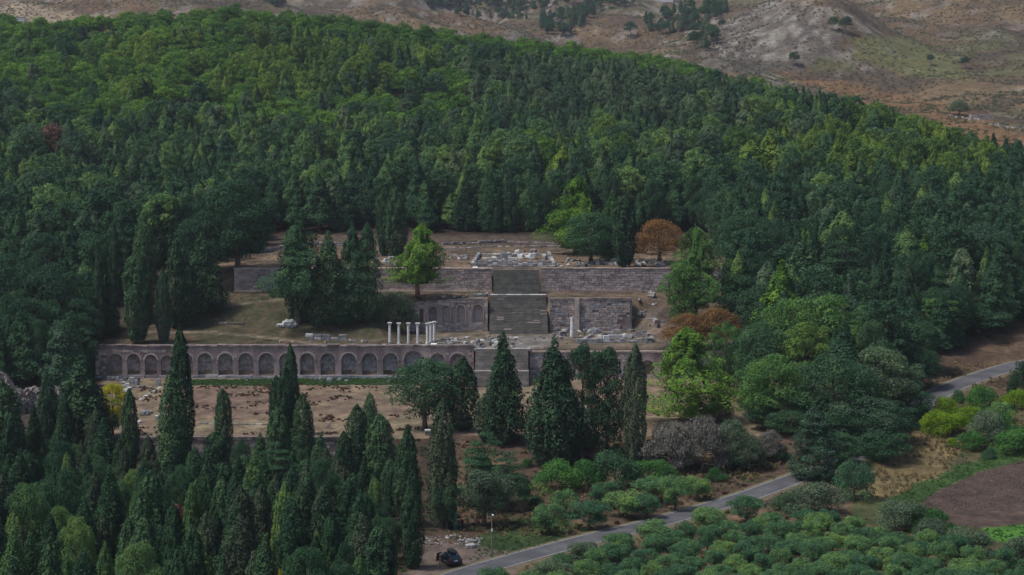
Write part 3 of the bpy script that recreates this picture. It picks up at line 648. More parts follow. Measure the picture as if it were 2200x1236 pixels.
# niche wall left of the long stair
S2a, S2b = Xof(1051, YW2, 10), Xof(1178, YW2, 10)
nic = [(905.5, 9, 663), (930, 18, 659), (958.5, 17, 657), (990, 18, 656), (1026.5, 22, 655)]
nicX = [(Xof(a, YW2, 10), w_ / F * YW2 / 2, Zof(tp, YW2)) for a, w_, tp in nic]; NZ0 = Zof(693, YW2)
def archpath(cx, hw, z0, zt, n=9):
    zs = zt - hw; return [(cx - hw, z0)] + [(cx - hw * math.cos(math.pi * k / (n - 1)), zs + hw * math.sin(math.pi * k / (n - 1))) for k in range(n)] + [(cx + hw, z0)]
def pierced(parent, name, X0, X1, Yf, thick, z0, ztop, arches, mat):
    """a wall face whose arched openings are really open; arches: (cx, half width, sill z, crown z), left to right"""
    g = G(); x = X0
    zt = ztop if callable(ztop) else (lambda x: ztop)
    for (cx, hw, a0, a1) in arches:
        g.box(x, cx - hw, Yf, Yf + thick, z0, zt((x + cx) / 2))
        if a0 > z0 + .02: g.box(cx - hw, cx + hw, Yf, Yf + thick, z0, a0)
        p = archpath(cx, hw, a0, a1); n = len(p); V = []; Fc = []
        for (px_, pz) in p[1:-1]:
            V += [(px_, Yf, pz), (px_, Yf, zt(cx)), (px_, Yf + thick, pz), (px_, Yf + thick, zt(cx))]
        for k in range(n - 3):
            b = k * 4; Fc += [(b, b + 4, b + 5, b + 1), (b, b + 2, b + 6, b + 4), (b + 1, b + 5, b + 7, b + 3), (b + 2, b + 3, b + 7, b + 6)]
        g.add(V, Fc); x = cx + hw
    g.box(x, X1, Yf, Yf + thick, z0, zt((x + X1) / 2))
    return g.build(name, M[mat], parent)
t = wallthing('niche_wall', 'grey stone retaining wall with five small round-headed niches left of the long stair')
topf = lambda x: Z3 - .1 - 1.15 * (1 - np.clip((x - W2X0) / (S2a - W2X0), 0, 1)) ** 1.5
xs_ = [W2X0] + [(nicX[i][0] + nicX[i + 1][0]) / 2 for i in range(4)] + [S2a - .3]
pierced(t, 'wall_face', W2X0, S2a - .3, YW2 + .12, .9, Z2 - .3, lambda x: topf(x) - .03, [(c, hw, NZ0, zt) for c, hw, zt in nicX], 'plaster')
def holeN(x, z, hw_): return any(abs(x - c) < hw + hw_ + .12 and NZ0 - .15 < z < zt + .4 for c, hw, zt in nicX)
courses(t, W2X0, S2a - .3, YW2, Z2 - .1, Z3, .5, 1.0, ['ashlar', 'ashlar', 'ashlar_warm'], hole=holeN, top=lambda x: topf(x) + .12)
for c, hw, zt in nicX:
    g = G(); p = archpath(c, hw + .02, NZ0 - .02, zt + .02); q = archpath(c, hw + .24, NZ0 - .02, zt + .26); V = []
    for (a, b), (d, e) in zip(p, q): V += [(a, YW2 - .09, b), (d, YW2 - .09, e), (a, YW2 + .12, b), (d, YW2 + .12, e)]
    g.add(V, [f for k in range(len(p) - 1) for f in ((4 * k, 4 * k + 1, 4 * k + 5, 4 * k + 4), (4 * k, 4 * k + 4, 4 * k + 6, 4 * k + 2), (4 * k + 1, 4 * k + 3, 4 * k + 7, 4 * k + 5))]); nn = g.build('niche_arch', M['ashlar_warm'], t)
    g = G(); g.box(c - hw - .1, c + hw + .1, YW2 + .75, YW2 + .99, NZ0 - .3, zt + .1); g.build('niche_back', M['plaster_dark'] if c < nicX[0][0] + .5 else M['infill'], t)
g = G(); x = W2X0
for k in range(8):
    x0 = W2X0 + (S2a - .3 - W2X0) * k / 8; x1 = W2X0 + (S2a - .3 - W2X0) * (k + 1) / 8; z = topf((x0 + x1) / 2); g.box(x0, x1 - .03, YW2 - .06, YW2 + 1.05, z - .02, z + .16, .02)
g.build('coping', M['plaster_dark'], t)

# right of the long stair
t = wallthing('retaining_wall', 'stained grey block wall with one pale pilaster right of the long stair')
X0, X1 = S2b + .3, W2X1
g = G(); g.box(X0, X1, YW2 + .12, YW2 + 1.1, Z2 - .3, Z3 - .02); g.build('wall_core', M['mortar'], t)
courses(t, X0, X1 - .4, YW2, Z2, Z3 - .55, .5, 1.05, ['ashlar', 'ashlar', 'infill_blue', 'ashlar_warm'], hole=lambda x, z, hw: random.random() < .04 or (x > X1 - 3.2 and z < Z2 + 3.6 and random.random() < .45))
g = G(); x = X0
while x < X1: w_ = random.uniform(.9, 1.7); g.box(x, min(x + w_ - .02, X1), YW2 - .1, YW2 + 1.1, Z3 - .55, Z3 + random.uniform(-.02, .08), .02); x += w_
g.build('coping', M['plaster_dark'], t)
pc = Xof(1239.5, YW2, 10); g = G(); g.box(pc - .5, pc + .5, YW2 - .45, YW2 + .1, Z2 - .3, Z3 + .1, .02); g.build('pilaster', M['ashlar_warm'], t)

# arcaded wall
def AX(px): return Xof(px, YA, 3)
ar = [(249, 27, 760.5), (287, 28, 760.5), (324, 26, 762), (358.5, 26, 764), (399, 31, 760), (440.5, 31.5, 759), (484.5, 31.5, 759), (528.5, 32, 759), (572, 32, 759), (616, 32, 759), (660, 31.5, 759), (704.5, 31.5, 759), (749, 32, 759), (794, 32.5, 759), (839, 32, 759), (888, 41, 754.5), (940, 31, 759.5), (983, 32, 759.5)]
AZ0 = Zof(806, YA); TA = .95
L0, L1 = AX0, AX(1018); ZT = Zof(741, YA)
arch = [(AX(c), w_ / F * YA / 2, AZ0, Zof(tp, YA)) for c, w_, tp in ar]
t = wallthing('arcaded_wall', 'long pinkish grey terrace wall with a row of blind arches left of the lower stair')
pierced(t, 'wall_face', L0, L1, YA, TA, Z1 - .4, ZT - .35, arch, 'plaster')
for i, (c, hw, a0, a1) in enumerate(arch):
    g = G(); g.box(c - hw - .15, c + hw + .15, YA + TA + .005, YA + TA + .3, a0 - .2, a1 + .1); nb_ = g.build('arch_infill', M['infill_blue' if 11 <= i <= 16 else 'infill'], t)
    courses(nb_, c - hw - .05, c + hw + .05, YA + TA - .16, a0, a1, .44, .8, ['infill_blue' if 10 < i < 17 else 'infill', 'infill'], depth=.2, hole=lambda x, z, hw_: z > a1 - hw and math.hypot(x - c, z - (a1 - hw)) > hw + .25)
    g = G(); p = archpath(c, hw + .01, AZ0 + (a1 - AZ0) * .45, a1 + .01, 11); q = archpath(c, hw + .3, AZ0 + (a1 - AZ0) * .45, a1 + .32, 11); V = []
    for (a, b), (d, e) in zip(p, q): V += [(a, YA - .09, b), (d, YA - .09, e), (a, YA + .05, b), (d, YA + .05, e)]
    g.add(V, [f for k in range(1, len(p) - 2) for f in ((4 * k, 4 * k + 1, 4 * k + 5, 4 * k + 4), (4 * k, 4 * k + 4, 4 * k + 6, 4 * k + 2), (4 * k + 1, 4 * k + 3, 4 * k + 7, 4 * k + 5))]); g.build('arch_ring', M['ashlar'], t)
edges = [L0] + [x for a in arch for x in (a[0] - a[1], a[0] + a[1])] + [L1]
def nearhole(x, z, hw_): return any(abs(x - c) < hw + hw_ + .22 and z < a1 + .5 for c, hw, a0, a1 in arch)
courses(t, L0, L1, YA - .035, AZ0 + .1, ZT - 1.0, .55, .8, ['ashlar', 'ashlar_warm'], depth=.25, hole=lambda x, z, hw: nearhole(x, z, hw) or random.random() < .35)
g = G(); x = L0 - .1
while x < L1:
    w_ = random.uniform(1.4, 2.6); g.box(x, min(x + w_ - .03, L1 + .05), YA - .22, YA + 1.2, ZT - .345, ZT + random.uniform(-.16, .06), .04); x += w_
g.build('coping', M['plaster_dark'], t)
x = L0
while x < L1:
    w_ = random.uniform(1.6, 3.0); zt_ = AZ0 - .02 + random.uniform(-.22, .1); g = G(); g.box(x, min(x + w_ - .03, L1), YA - .55 + random.uniform(-.15, .1), YA - .01, Z1 - .4, zt_, .04); g.build('plinth_block', M['infill_blue'], t); x += w_
# right half of the arcaded wall
R0, R1 = AX(1138), AX1; ZR = Zof(755, YA)
t = wallthing('arcaded_wall', 'low pinkish terrace wall right of the lower stair behind dark cypresses, with arched recesses')
arr = [(AX(c), 30 / F * YA / 2, AZ0, Zof(774, YA)) for c in (1214, 1258, 1302, 1391, 1435, 1560)]
pierced(t, 'wall_face', R0, R1, YA, TA, Z1 - .4, ZR - .3, arr, 'plaster')
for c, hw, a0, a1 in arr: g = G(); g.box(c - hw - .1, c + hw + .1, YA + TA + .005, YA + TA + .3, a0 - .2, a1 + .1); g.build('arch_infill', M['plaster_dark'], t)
g = G(); g.box(R0, AX(1325), YA - .2, YA + 1.2, ZR - .295, ZR, .01); g.box(AX(1325) + .03, R1, YA - .2, YA + 1.2, ZR - .295, ZR + .02, .01); g.build('coping', M['ashlar_warm'], t)
courses(t, R0, R1, YA - .035, AZ0, ZR - .6, .5, 1.0, ['ashlar', 'infill_blue'], depth=.25, hole=lambda x, z, hw: any(abs(x - c) < h_ + hw + .2 for c, h_, _, _ in arr))

# front wall of the lowest terrace
t = wallthing('retaining_wall', 'dark stained front wall of the lowest terrace, behind the foreground cypresses')
X0, X1 = Xof(120, YF, -2), Xof(815, YF, -2)
g = G(); g.box(X0, X1, YF, YF + .8, ZG - .6, Z1 - .1); g.build('wall_core', M['plaster'], t)
g = G(); x = X0
while x < X1: w_ = random.uniform(1.2, 2.4); g.box(x, min(x + w_ - .03, X1), YF - .15, YF + .9, Z1 - .5, Z1 + .05 + random.uniform(-.04, .06), .02); x += w_
g.build('coping', M['plaster_dark'], t)
courses(t, X0, X1, YF - .04, ZG + .4, Z1 - .55, .6, 1.3, ['ashlar', 'infill'], depth=.25, hole=lambda x, z, hw: random.random() < .3)

# ------------------------------------------------------------------ stairs
def stair(name, label, xa0, xb0, Ya, za, xa1, xb1, Yb, zb, n, mats, landing=None, cheeks=True, broken=0):
    t = thing(name, label, 'stairs')
    for i in range(n):
        f = i / n; x0 = xa0 + (xa1 - xa0) * f; x1 = xb0 + (xb1 - xb0) * f; y0 = Ya + (Yb - Ya) * i / n; y1 = Ya + (Yb - Ya) * (i + 1) / n; z = za + (zb - za) * (i + 1) / n
        g = G(); x = x0; V = []; k = max(3, int((x1 - x0) / 1.5)); 
        for j in range(k):
            a = x0 + (x1 - x0) * j / k; b = x0 + (x1 - x0) * (j + 1) / k; d = random.uniform(-.02, .02)
            if broken and random.random() < broken: d -= .07
            g.m = 2 if (broken > .05 and random.random() < (.06 if .25 < f < .9 else .02)) else 0
            g.box(a + .008, b - .008, y0 + d * .8 - .03, y1 + .35, z - (zb - za) / n - .35, z + d * .6)
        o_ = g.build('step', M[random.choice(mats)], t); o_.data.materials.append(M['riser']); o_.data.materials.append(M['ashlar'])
        for f_, q_ in zip(o_.data.polygons, g.M): f_.material_index = q_ if q_ else (1 if f_.normal.y < -.5 else 0)  # front faces get the riser colour with the step shadow painted in
    if cheeks:
        for s, (xa, xb) in ((-1, (xa0, xa1)), (1, (xb0, xb1))):
            g = G(); w_ = .42
            V = []
            for xx, yy, zz in ((xa, Ya - .1, za), (xb, Yb + .3, zb)):
                for q in (0, 1): V += [(xx + s * (.02 + q * w_), yy, za - .8), (xx + s * (.02 + q * w_), yy, zz + .1)]
            g.add(V, [(0, 2, 3, 1), (4, 5, 7, 6), (0, 1, 5, 4), (2, 6, 7, 3), (1, 3, 7, 5), (0, 4, 6, 2)]); g.build('side_wall', M['plaster'], t)
    return t
YL = None
sl2 = (Z4 - .05 - Z2)  # common slope of the two long flights
Y3t = Yof(579.5, Z4)
k_ = sl2 / (Y3t - YS2); YLm = (HC - Z2 + k_ * YS2) / (k_ + ratio(634)); ZLm = Z2 + k_ * (YLm - YS2)
xs4 = lambda px, Y, z: Xof(px, Y, z)
stair('stone_stair', 'longest grey stone stair of worn mossy steps, below the white landing', xs4(1051, YS2, Z2), xs4(1178, YS2, Z2), YS2, Z2, xs4(1053, YLm, ZLm), xs4(1173, YLm, ZLm), YLm - .3, ZLm, 36, ['step', 'step'], broken=.12, cheeks=False)
stair('stone_stair', 'upper stair of dark narrow steps between the ashlar walls, leading to the temple ruin', xs4(1060, YLm + 1.4, ZLm), xs4(1159, YLm + 1.4, ZLm), YLm + 1.4, ZLm, xs4(1060, Y3t, Z4), xs4(1158, Y3t, Z4), Y3t, Z4, 25, ['step_moss'], broken=.03, cheeks=False)
t = thing('stair_landing', 'pale flat landing between the two long stairs', 'landing', (0, 0, 0)); 
for j in range(7):
    a = xs4(1053, YLm, ZLm); b = xs4(1173, YLm, ZLm); g = G(); g.box(a + (b - a) * j / 7 + .01, a + (b - a) * (j + 1) / 7 - .01, YLm - .28, YLm + 1.75, ZLm - .8, ZLm + .06, .01); g.build('slab', M['marble_grey'], t)
Zs = 5.95; Y1b = Yof(832, Z1); Y1t = Yof(750, Zs); Ym = Yof(796, (Z1 + Zs) * .42); Zm = (Z1 + Zs) * .42
stair('stone_stair', 'lower stair of grey steps behind the tall dark cypress, from the dry court up', xs4(1016, Y1b, Z1), xs4(1136, Y1b, Z1), Y1b, Z1, xs4(1017, Ym - 1.2, Zm), xs4(1136, Ym - 1.2, Zm), Ym - 1.2, Zm, 13, ['step'], cheeks=False)
stair('stone_stair', 'flight of grey steps above the lower stair, topped by a pale slab', xs4(1020, Ym, Zm), xs4(1135, Ym, Zm), Ym, Zm, xs4(1022, Y1t, Zs), xs4(1135, Y1t, Zs), Y1t, Zs, 19, ['step'], cheeks=False)
g = G(); g.box(xs4(1017, Ym, Zm), xs4(1136, Ym, Zm), Ym - 1.25, Ym + .3, Zm - .9, Zm + .03, .01); tag(g.build('stair_landing', M['ashlar_warm']), 'narrow pale landing halfway up the lower stair', 'landing')
g = G(); g.box(xs4(1018, Y1t, Zs), xs4(1140, Y1t, Zs), Y1t + .1, Y1t + 3.2, Zs - .4, Zs + .06, .01); tag(g.build('threshold_slab', M['marble_grey']), 'pale slab at the head of the lower stair', 'slab')

# ------------------------------------------------------------------ columns
def column(px, pyb, pyt, w_=.26, lab='', broken=False):
    Y = Yof(pyb, Z2); X = Xof(px, Y, Z2); z0 = hs(X, Y); H = Zof(pyt, Y) - z0
    t = thing('column', lab, 'column', (X, Y, z0), 0, None if broken else 'restored white columns on the second terrace')
    g = G(); g.box(-.42, .42, -.42, .42, -.15, .12); g.lathe([(.38, .12), (.41, .18), (.36, .25), (.33, .29), (.36, .34), (.3, .4)], 16); g.build('base', M['marble_grey'], t)
    g = G(); n = 20; prof = [(w_ * 1.06, .4), (w_, .55), (w_ * .99, H * .5), (w_ * .88, H - .52)]
    V = []; Fc = []
    for r, z in prof:
        for k in range(2 * n): a = math.pi * k / n; rr = r * (1 if k % 2 else .93); V.append((rr * math.cos(a), rr * math.sin(a), z))
    for i in range(3):
        for k in range(2 * n): Fc.append((i * 2 * n + k, i * 2 * n + (k + 1) % (2 * n), (i + 1) * 2 * n + (k + 1) % (2 * n), (i + 1) * 2 * n + k))
    g.add(V, Fc); g.build('shaft', M['marble'], t)
    g = G(); g.lathe([(w_ * .9, H - .52), (w_ * 1.0, H - .46), (w_ * .95, H - .4), (w_ * 1.25, H - .2), (w_ * 1.45, H - .1)], 16); g.box(-.42, .42, -.42, .42, H - .1, H)
    for a, b in ((-1, -1), (1, -1), (1, 1), (-1, 1)): g.tube((a * .2, b * .2, H - .32), (a * .38, b * .38, H - .1), .05, .09, 6)
    g.build('capital', M['marble'], t)
    return t
cl = ['leftmost white column of the restored row, above the arcaded wall', 'second white column from the left, with a broken joint at mid height', 'third white column from the left of the restored row', 'fourth white column from the left, standing alone', 'white column at the front corner of the cluster of three', 'middle white column of the cluster of three', 'rearmost white column of the cluster, at the right end of the row']
for (a, b, c_), lb in zip([(837.5, 739, 693), (857, 739.5, 694), (877.5, 739.5, 694), (897.5, 739.5, 694), (918, 739.5, 694.5), (925.5, 737, 692.5), (933, 735, 691)], cl): column(a, b, c_, lab=lb)
Y = Yof(726, Z2); X = Xof(1229, Y, Z2); z0 = hs(X, Y)
t = thing('broken_column', 'stump of a white marble column without capital beside the long stair', 'column', (X, Y, z0))
g = G(); g.lathe([(.62, -.1), (.62, .2), (.5, .3), (.5, .4)], 16); g.build('base', M['marble_grey'], t)
z = .4
for i, (r, hh) in enumerate([(.46, 1.05), (.44, .9), (.4, .85), (.33, .6), (.33, .55)]): g = G(); g.lathe([(r, z), (r * .98, z + hh - .03), (r * .92, z + hh)], 16, (random.uniform(-.04, .04), 0, 0)); g.build('drum', M['marble'], t); z += hh

# ------------------------------------------------------------------ ruins: footings, rows and heaps of blocks
def rock(seed):
    r = random.Random(seed); V = []; 
    for i, (rr, z) in enumerate(((.38, 0), (.52, .3), (.46, .72), (.22, .95))):
        for k in range(7): a = 2 * math.pi * k / 7 + i * .3; q = rr * r.uniform(.8, 1.15); V.append((q * math.cos(a), q * math.sin(a), z * r.uniform(.9, 1.1)))
    Fc = [tuple(range(6, -1, -1)), tuple(range(21, 28))] + [(i * 7 + k, i * 7 + (k + 1) % 7, i * 7 + 7 + (k + 1) % 7, i * 7 + 7 + k) for i in range(3) for k in range(7)]
    return V, Fc
ROCK = [mesh('rock', *rock(i), M['rubble']) for i in range(5)]; ROCKM = [mesh('rock', *rock(i + 9), M['marble_grey']) for i in range(3)]
def footing(name, label, cat, runs, mats, bw=.9, bh=.45, z=None, sink=.1):
    """low courses of squared blocks along runs of (px, py, px, py, courses) on the ground"""
    t = thing(name, label, cat)
    for (a, b, c_, d, nc) in runs:
        p0 = ground_at(a, b); p1 = ground_at(c_, d); L_ = math.hypot(p1[0] - p0[0], p1[1] - p0[1]); ang = math.atan2(p1[1] - p0[1], p1[0] - p0[0]); n = max(1, int(L_ / bw))
        for ci in range(nc):
            for k in range(n):
                if ci and random.random() < .25 * ci: continue
                f = (k + .5) / n; X = p0[0] + (p1[0] - p0[0]) * f; Y = p0[1] + (p1[1] - p0[1]) * f; gz = hs(X, Y) - sink
                link('stone_block', random.choice(BLK[random.choice(mats)]), t, (X, Y + random.uniform(-.06, .06), gz + ci * bh), ang + random.uniform(-.05, .05), (L_ / n * random.uniform(.85, .98), .7, bh * random.uniform(.85, 1.05)))
    return t
footing('temple_foundation', 'pale marble foundation of the ruined temple above the upper stair', 'ruin',
        [(1014, 574, 1188, 574, 2), (1016, 568, 1186, 569, 2), (1014, 574, 1030, 549, 2), (1190, 573, 1178, 547, 2), (1035, 548, 1180, 549, 1)], ['marble_grey', 'marble_grey', 'infill_blue'], 1.1, .5)
t = footing('temple_floor', 'white marble floor slabs lying inside the temple foundation', 'ruin', [(1035, 557, 1150, 557, 1), (1062, 552, 1140, 551, 2), (1050, 562, 1120, 561, 1), (1075, 547, 1150, 547, 1)], ['marble', 'marble_grey', 'marble_grey'], 1.3, .45)
footing('altar_foundation', 'dark grey stone enclosure footing right of the broken column', 'ruin',
        [(1238, 737, 1402, 736, 2), (1270, 722, 1390, 718, 3), (1270, 722, 1248, 735, 1), (1390, 718, 1402, 736, 2)], ['infill_blue', 'rubble', 'infill_blue'], 1.1, .5)
footing('block_row', 'row of blue grey blocks standing on the grassy slope below the dark trees', 'ruin', [(656, 730, 746, 732, 2)], ['infill_blue', 'marble_grey'], 1.5, .65)
footing('wall_footing', 'low ruined wall line at the back of the top terrace under the wood', 'ruin', [(950, 527, 1090, 521, 2), (1090, 521, 1200, 524, 1), (560, 545, 640, 525, 2), (640, 525, 830, 528, 2)], ['rubble', 'infill'], .9, .4)
footing('wall_footing', 'second low wall line of flat stones on the top terrace', 'ruin', [(940, 536, 1060, 531, 1), (1060, 531, 1210, 529, 1)], ['rubble', 'marble_grey'], 1.0, .3)
footing('temple_foundation', 'low grey footing in front of the white columns', 'ruin', [(800, 742, 930, 742, 1), (925, 733, 1010, 727, 1), (940, 738, 1000, 735, 1)], ['rubble', 'marble_grey'], .9, .3)
footing('wall_footing', 'thin line of stones on the slope left of the dark tree', 'ruin', [(470, 697, 525, 698, 1)], ['rubble'], .9, .4)
footing('wall_footing', 'pale path kerb of flat stones crossing the dry court on its left', 'ruin', [(298, 860, 345, 832, 1)], ['marble_grey'], 1.2, .16)
footing('wall_footing', 'low kerb across the front of the dry court', 'ruin', [(430, 911, 600, 914, 1)], ['rubble'], 1.3, .3)
footing('ruined_wall', 'ragged grey footing at the left foot of the arcaded wall', 'ruin', [(222, 818, 300, 822, 2), (240, 832, 310, 834, 1)], ['rubble', 'infill_blue'], .9, .5)
footing('ruined_wall', 'blue grey block wall at the far right end beyond the bright pine', 'ruin', [(1585, 800, 1650, 800, 3), (1590, 812, 1640, 812, 2)], ['infill_blue', 'rubble'], 1.2, .8)
def loose(px, py, s, lab, grp, kind='block', mat='marble_grey', asp=None, rz=None):
    X, Y, Z = ground_at(px, py); ms = BLK.get(mat) if kind == 'block' else (ROCKM if mat != 'rubble' else ROCK)
    a = asp or (random.uniform(.9, 1.5), random.uniform(.6, 1), random.uniform(.5, .9))
    return tag(link('stone_block' if kind == 'block' else 'boulder', random.choice(ms), None, (X, Y, Z - .08 * s), random.uniform(-1, 1) if rz is None else rz, tuple(s * q for q in a)), lab, 'stone' if kind == 'block' else 'rock', grp)
def strew(n, poly, s0, s1, lab, grp, mats=('rubble', 'marble_grey'), kinds=('block', 'rock')):
    xs_, ys_ = [p[0] for p in poly], [p[1] for p in poly]; k = 0
    while k < n:
        a, b = random.uniform(min(xs_), max(xs_)), random.uniform(min(ys_), max(ys_))
        if inpoly(np.array([a]), np.array([b]), poly)[0]: loose(a, b, random.uniform(s0, s1), lab, grp, random.choice(kinds), random.choice(mats)); k += 1
strew(34, [(1000, 735), (1050, 724), (1110, 728), (1105, 748), (1010, 752)], .6, 1.3, 'weathered grey block in the heap left of the long stair foot', 'blocks heaped left of the long stair foot')
strew(20, [(940, 730), (1010, 726), (1010, 742), (950, 744)], .4, .9, 'flat grey block lying between the white columns and the heap', 'flat blocks right of the columns')
strew(36, [(1185, 700), (1290, 695), (1290, 735), (1190, 730)], .5, 1.2, 'tumbled grey stone around the broken column', 'tumbled stones around the broken column')
strew(26, [(1245, 690), (1360, 690), (1360, 716), (1245, 716)], .5, 1.2, 'grey rubble stone at the foot of the stained block wall', 'rubble at the foot of the stained wall')
strew(14, [(1290, 722), (1385, 722), (1385, 734), (1270, 734)], .5, 1.1, 'broken stone lying inside the dark grey enclosure', 'stones inside the enclosure')
strew(40, [(1195, 560), (1330, 562), (1340, 575), (1200, 577)], .7, 1.3, 'rounded grey stone in the long heap under the dark tree', 'stones heaped right of the temple ruin')
strew(26, [(1365, 560), (1432, 560), (1432, 574), (1360, 574)], .7, 1.2, 'grey stone in the heap under the rust coloured tree', 'stones heaped under the rust coloured tree')
strew(26, [(820, 555), (880, 560), (960, 562), (960, 570), (820, 572)], .5, 1.0, 'grey stone in the heap behind the light green pine', 'stones heaped behind the light green pine')
strew(20, [(945, 548), (1010, 550), (1000, 562), (940, 560)], .5, 1.0, 'loose grey block left of the temple foundation', 'loose blocks left of the temple')
strew(18, [(1020, 545), (1185, 545), (1180, 566), (1025, 566)], .6, 1.2, 'pale marble block lying on the temple floor', 'marble blocks on the temple floor', ('marble', 'marble_grey'), ('block',))
strew(18, [(300, 824), (270, 850), (260, 828), (240, 816)], .5, 1.1, 'pale stone in the ruins at the left end of the court', 'stones at the left end of the court')
strew(22, [(430, 815), (1000, 818), (1000, 824), (430, 820)], .4, .9, 'low blue grey stone at the foot of the arcaded wall', 'stones along the foot of the arcaded wall', ('infill_blue', 'rubble'), ('block',))
strew(16, [(560, 738), (800, 738), (790, 728), (600, 735)], .3, .7, 'small stone on the grassy edge above the arches', 'small stones above the arches')
strew(26, [(850, 655), (1000, 640), (1050, 632), (1050, 636), (900, 650)], .4, 1.0, 'stone lying on the ledge above the niche wall', 'stones on the ledge above the niches')
strew(16, [(1360, 670), (1420, 640), (1430, 700), (1380, 712)], .4, 1.0, 'stone on the bare slope right of the stained wall', 'stones on the bare slope')
strew(110, [(870, 1160), (1000, 1148), (1040, 1160), (1030, 1172), (880, 1172)], .2, .42, 'whitish rubble stone in the pile behind the parked car', 'rubble pile behind the parked car', ('marble_grey', 'rubble'), ('rock',))
strew(18, [(1180, 965), (1250, 970), (1240, 1040), (1180, 1030)], .3, .8, 'pale stone on the reddish bank under the dark cypresses', 'stones on the reddish bank')
strew(6, [(1000, 1165), (1030, 1165), (1030, 1182), (1000, 1182)], .7, 1.2, 'boulder on the grass edge right of the parked car', 'boulders right of the parked car', ('rubble',), ('rock',))
loose(622, 703, 2.2, 'large pale boulder at the foot of the dark tree on the slope', None, 'rock', 'marble_grey', (1.6, 1, .8)); loose(602, 702, 1.5, 'smaller boulder left of the large pale boulder', None, 'rock', 'marble_grey', (1.5, 1, .5))
loose(1400, 640, 1.5, 'lone grey boulder on the ledge right of the upper stair', None, 'rock', 'rubble', (1.3, 1, 1))
loose(312, 893, 1.4, 'left white stone heap on the dry court', None, 'rock', 'marble_grey', (1.5, 1, .8)); loose(322, 889, .9, 'white stone touching the left heap on the dry court', None, 'rock', 'marble_grey', (1.5, 1, .7))
loose(349, 899, 1.1, 'white block beside the round cypress on the dry court', None, 'block', 'marble_grey', (1.2, 1, .9), .2); loose(340, 901, .9, 'smaller white block left of its neighbour on the dry court', None, 'block', 'marble_grey', (1.2, 1, .8), .1)
loose(300, 909, .8, 'small white stone right of the slim cypress', None, 'rock', 'marble_grey'); loose(1084, 562, 1.6, 'upright grey block at the front of the temple ruin', None, 'block', 'marble_grey', (.9, .6, 1.3), 0)
loose(1112, 548, 1.5, 'round topped grey block on the temple ruin', None, 'rock', 'marble_grey', (1, 1, 1)); loose(1146, 545, 1.6, 'dark rounded block at the back of the temple ruin', None, 'rock', 'rubble', (1.3, 1, .8))
loose(1143, 556, 1.4, 'white marble block on the right of the temple floor', None, 'block', 'marble', (1, 1, .9), .3); loose(1302, 735, 1.3, 'white capped stump inside the dark grey enclosure', None, 'block', 'marble', (.9, .8, 1.1), .1)
loose(1322, 727, 2.2, 'long dark slab inside the grey enclosure', None, 'block', 'infill_blue', (1.5, .5, .4), 0); loose(1296, 1180, .8, 'small stone beside the road', None, 'rock', 'rubble')
for px, py, hh, lb in ((345, 913, 1.1, 'square brown stump standing left of the tall cypress on the dry court'), (706, 921, 1.2, 'square brown stump standing behind the foreground cypresses on the dry court'), (283, 826, 1.5, 'upright blue grey block at the left end of the arcaded wall'), (292, 828, 1.1, 'shorter upright block beside the blue grey one'), (340, 828, 1.4, 'grey upright stone in front of the third arch')):
    loose(px, py, hh, lb, None, 'block', 'ashlar_warm' if py > 900 else 'infill_blue', (.6, .55, 1.0), 0)
loose(470, 884, 1.6, 'dark mound of earth beside the short cypress on the dry court', None, 'rock', 'rubble', (1.6, 1, .45))

# ruined Roman walls at the left edge
def ruin(px0, px1, pyb, tops, Yadd, label, thick=2.2):
    X0, Y, Z = ground_at(px0, pyb); Y += Yadd; X0 = Xof(px0, Y, 2); X1 = Xof(px1, Y, 2); n = 34; V = []; Fc = []; rows = 16
    r = np.random.RandomState(int(px1)); tp = np.interp(np.linspace(0, 1, n), np.linspace(0, 1, len(tops)), [Zof(q, Y) for q in tops])
    for side in (0, 1):
        for j in range(rows):
            for i in range(n):
                x = X0 + (X1 - X0) * i / (n - 1); zb = hs(x, Y) - .5; z = zb + (tp[i] + r.uniform(-.25, .25) * (j == rows - 1) - zb) * j / (rows - 1)
                V.append((x + r.uniform(-.06, .06), Y + side * thick * (1 - .3 * j / rows) + r.uniform(-.14, .14) + .25 * math.sin(i * .7) + .12 * j / rows, z))
    q = rows * n
    for j in range(rows - 1):
        for i in range(n - 1): a = j * n + i; Fc += [(a, a + 1, a + n + 1, a + n), (q + a + 1, q + a, q + a + n, q + a + n + 1)]
    for i in range(n - 1): a = (rows - 1) * n + i; Fc.append((a, a + 1, q + a + 1, q + a))
    for j in range(rows - 1): a = j * n; Fc += [(a, a + n, q + a + n, q + a), (a + n - 1, q + a + n - 1, q + a + 2 * n - 1, a + 2 * n - 1)]
    t = thing('ruined_wall', label, 'ruin'); link('wall_core', mesh('wall_core', V, Fc, M['brickruin']), t)
    for k in range(90):
        i = random.randrange(n); f = random.random() ** .8; x = X0 + (X1 - X0) * i / (n - 1) + random.uniform(-.2, .2); zb = hs(x, Y)
        link('stone', random.choice(ROCK), t, (x, Y - .05 + .25 * math.sin(i * .7), zb + (tp[i] - zb) * f * .96), random.uniform(0, 6), (random.uniform(.3, .6), .35, random.uniform(.25, .4)))
ruin(-30, 30, 905, (815, 803, 801, 812, 838), 6, 'tall ragged stump of a rubble masonry ruin at the left edge')
ruin(22, 50, 900, (834, 832, 838, 850), 2, 'short crumbling rubble wall beside the tall ruin stump')
ruin(44, 128, 905, (842, 833, 835, 836, 832, 836), 10, 'long ruined rubble wall behind the left cypresses')
ruin(118, 165, 850, (836, 826, 818, 824), 6, 'pale ruined wall end between the cypresses at left', 1.5)

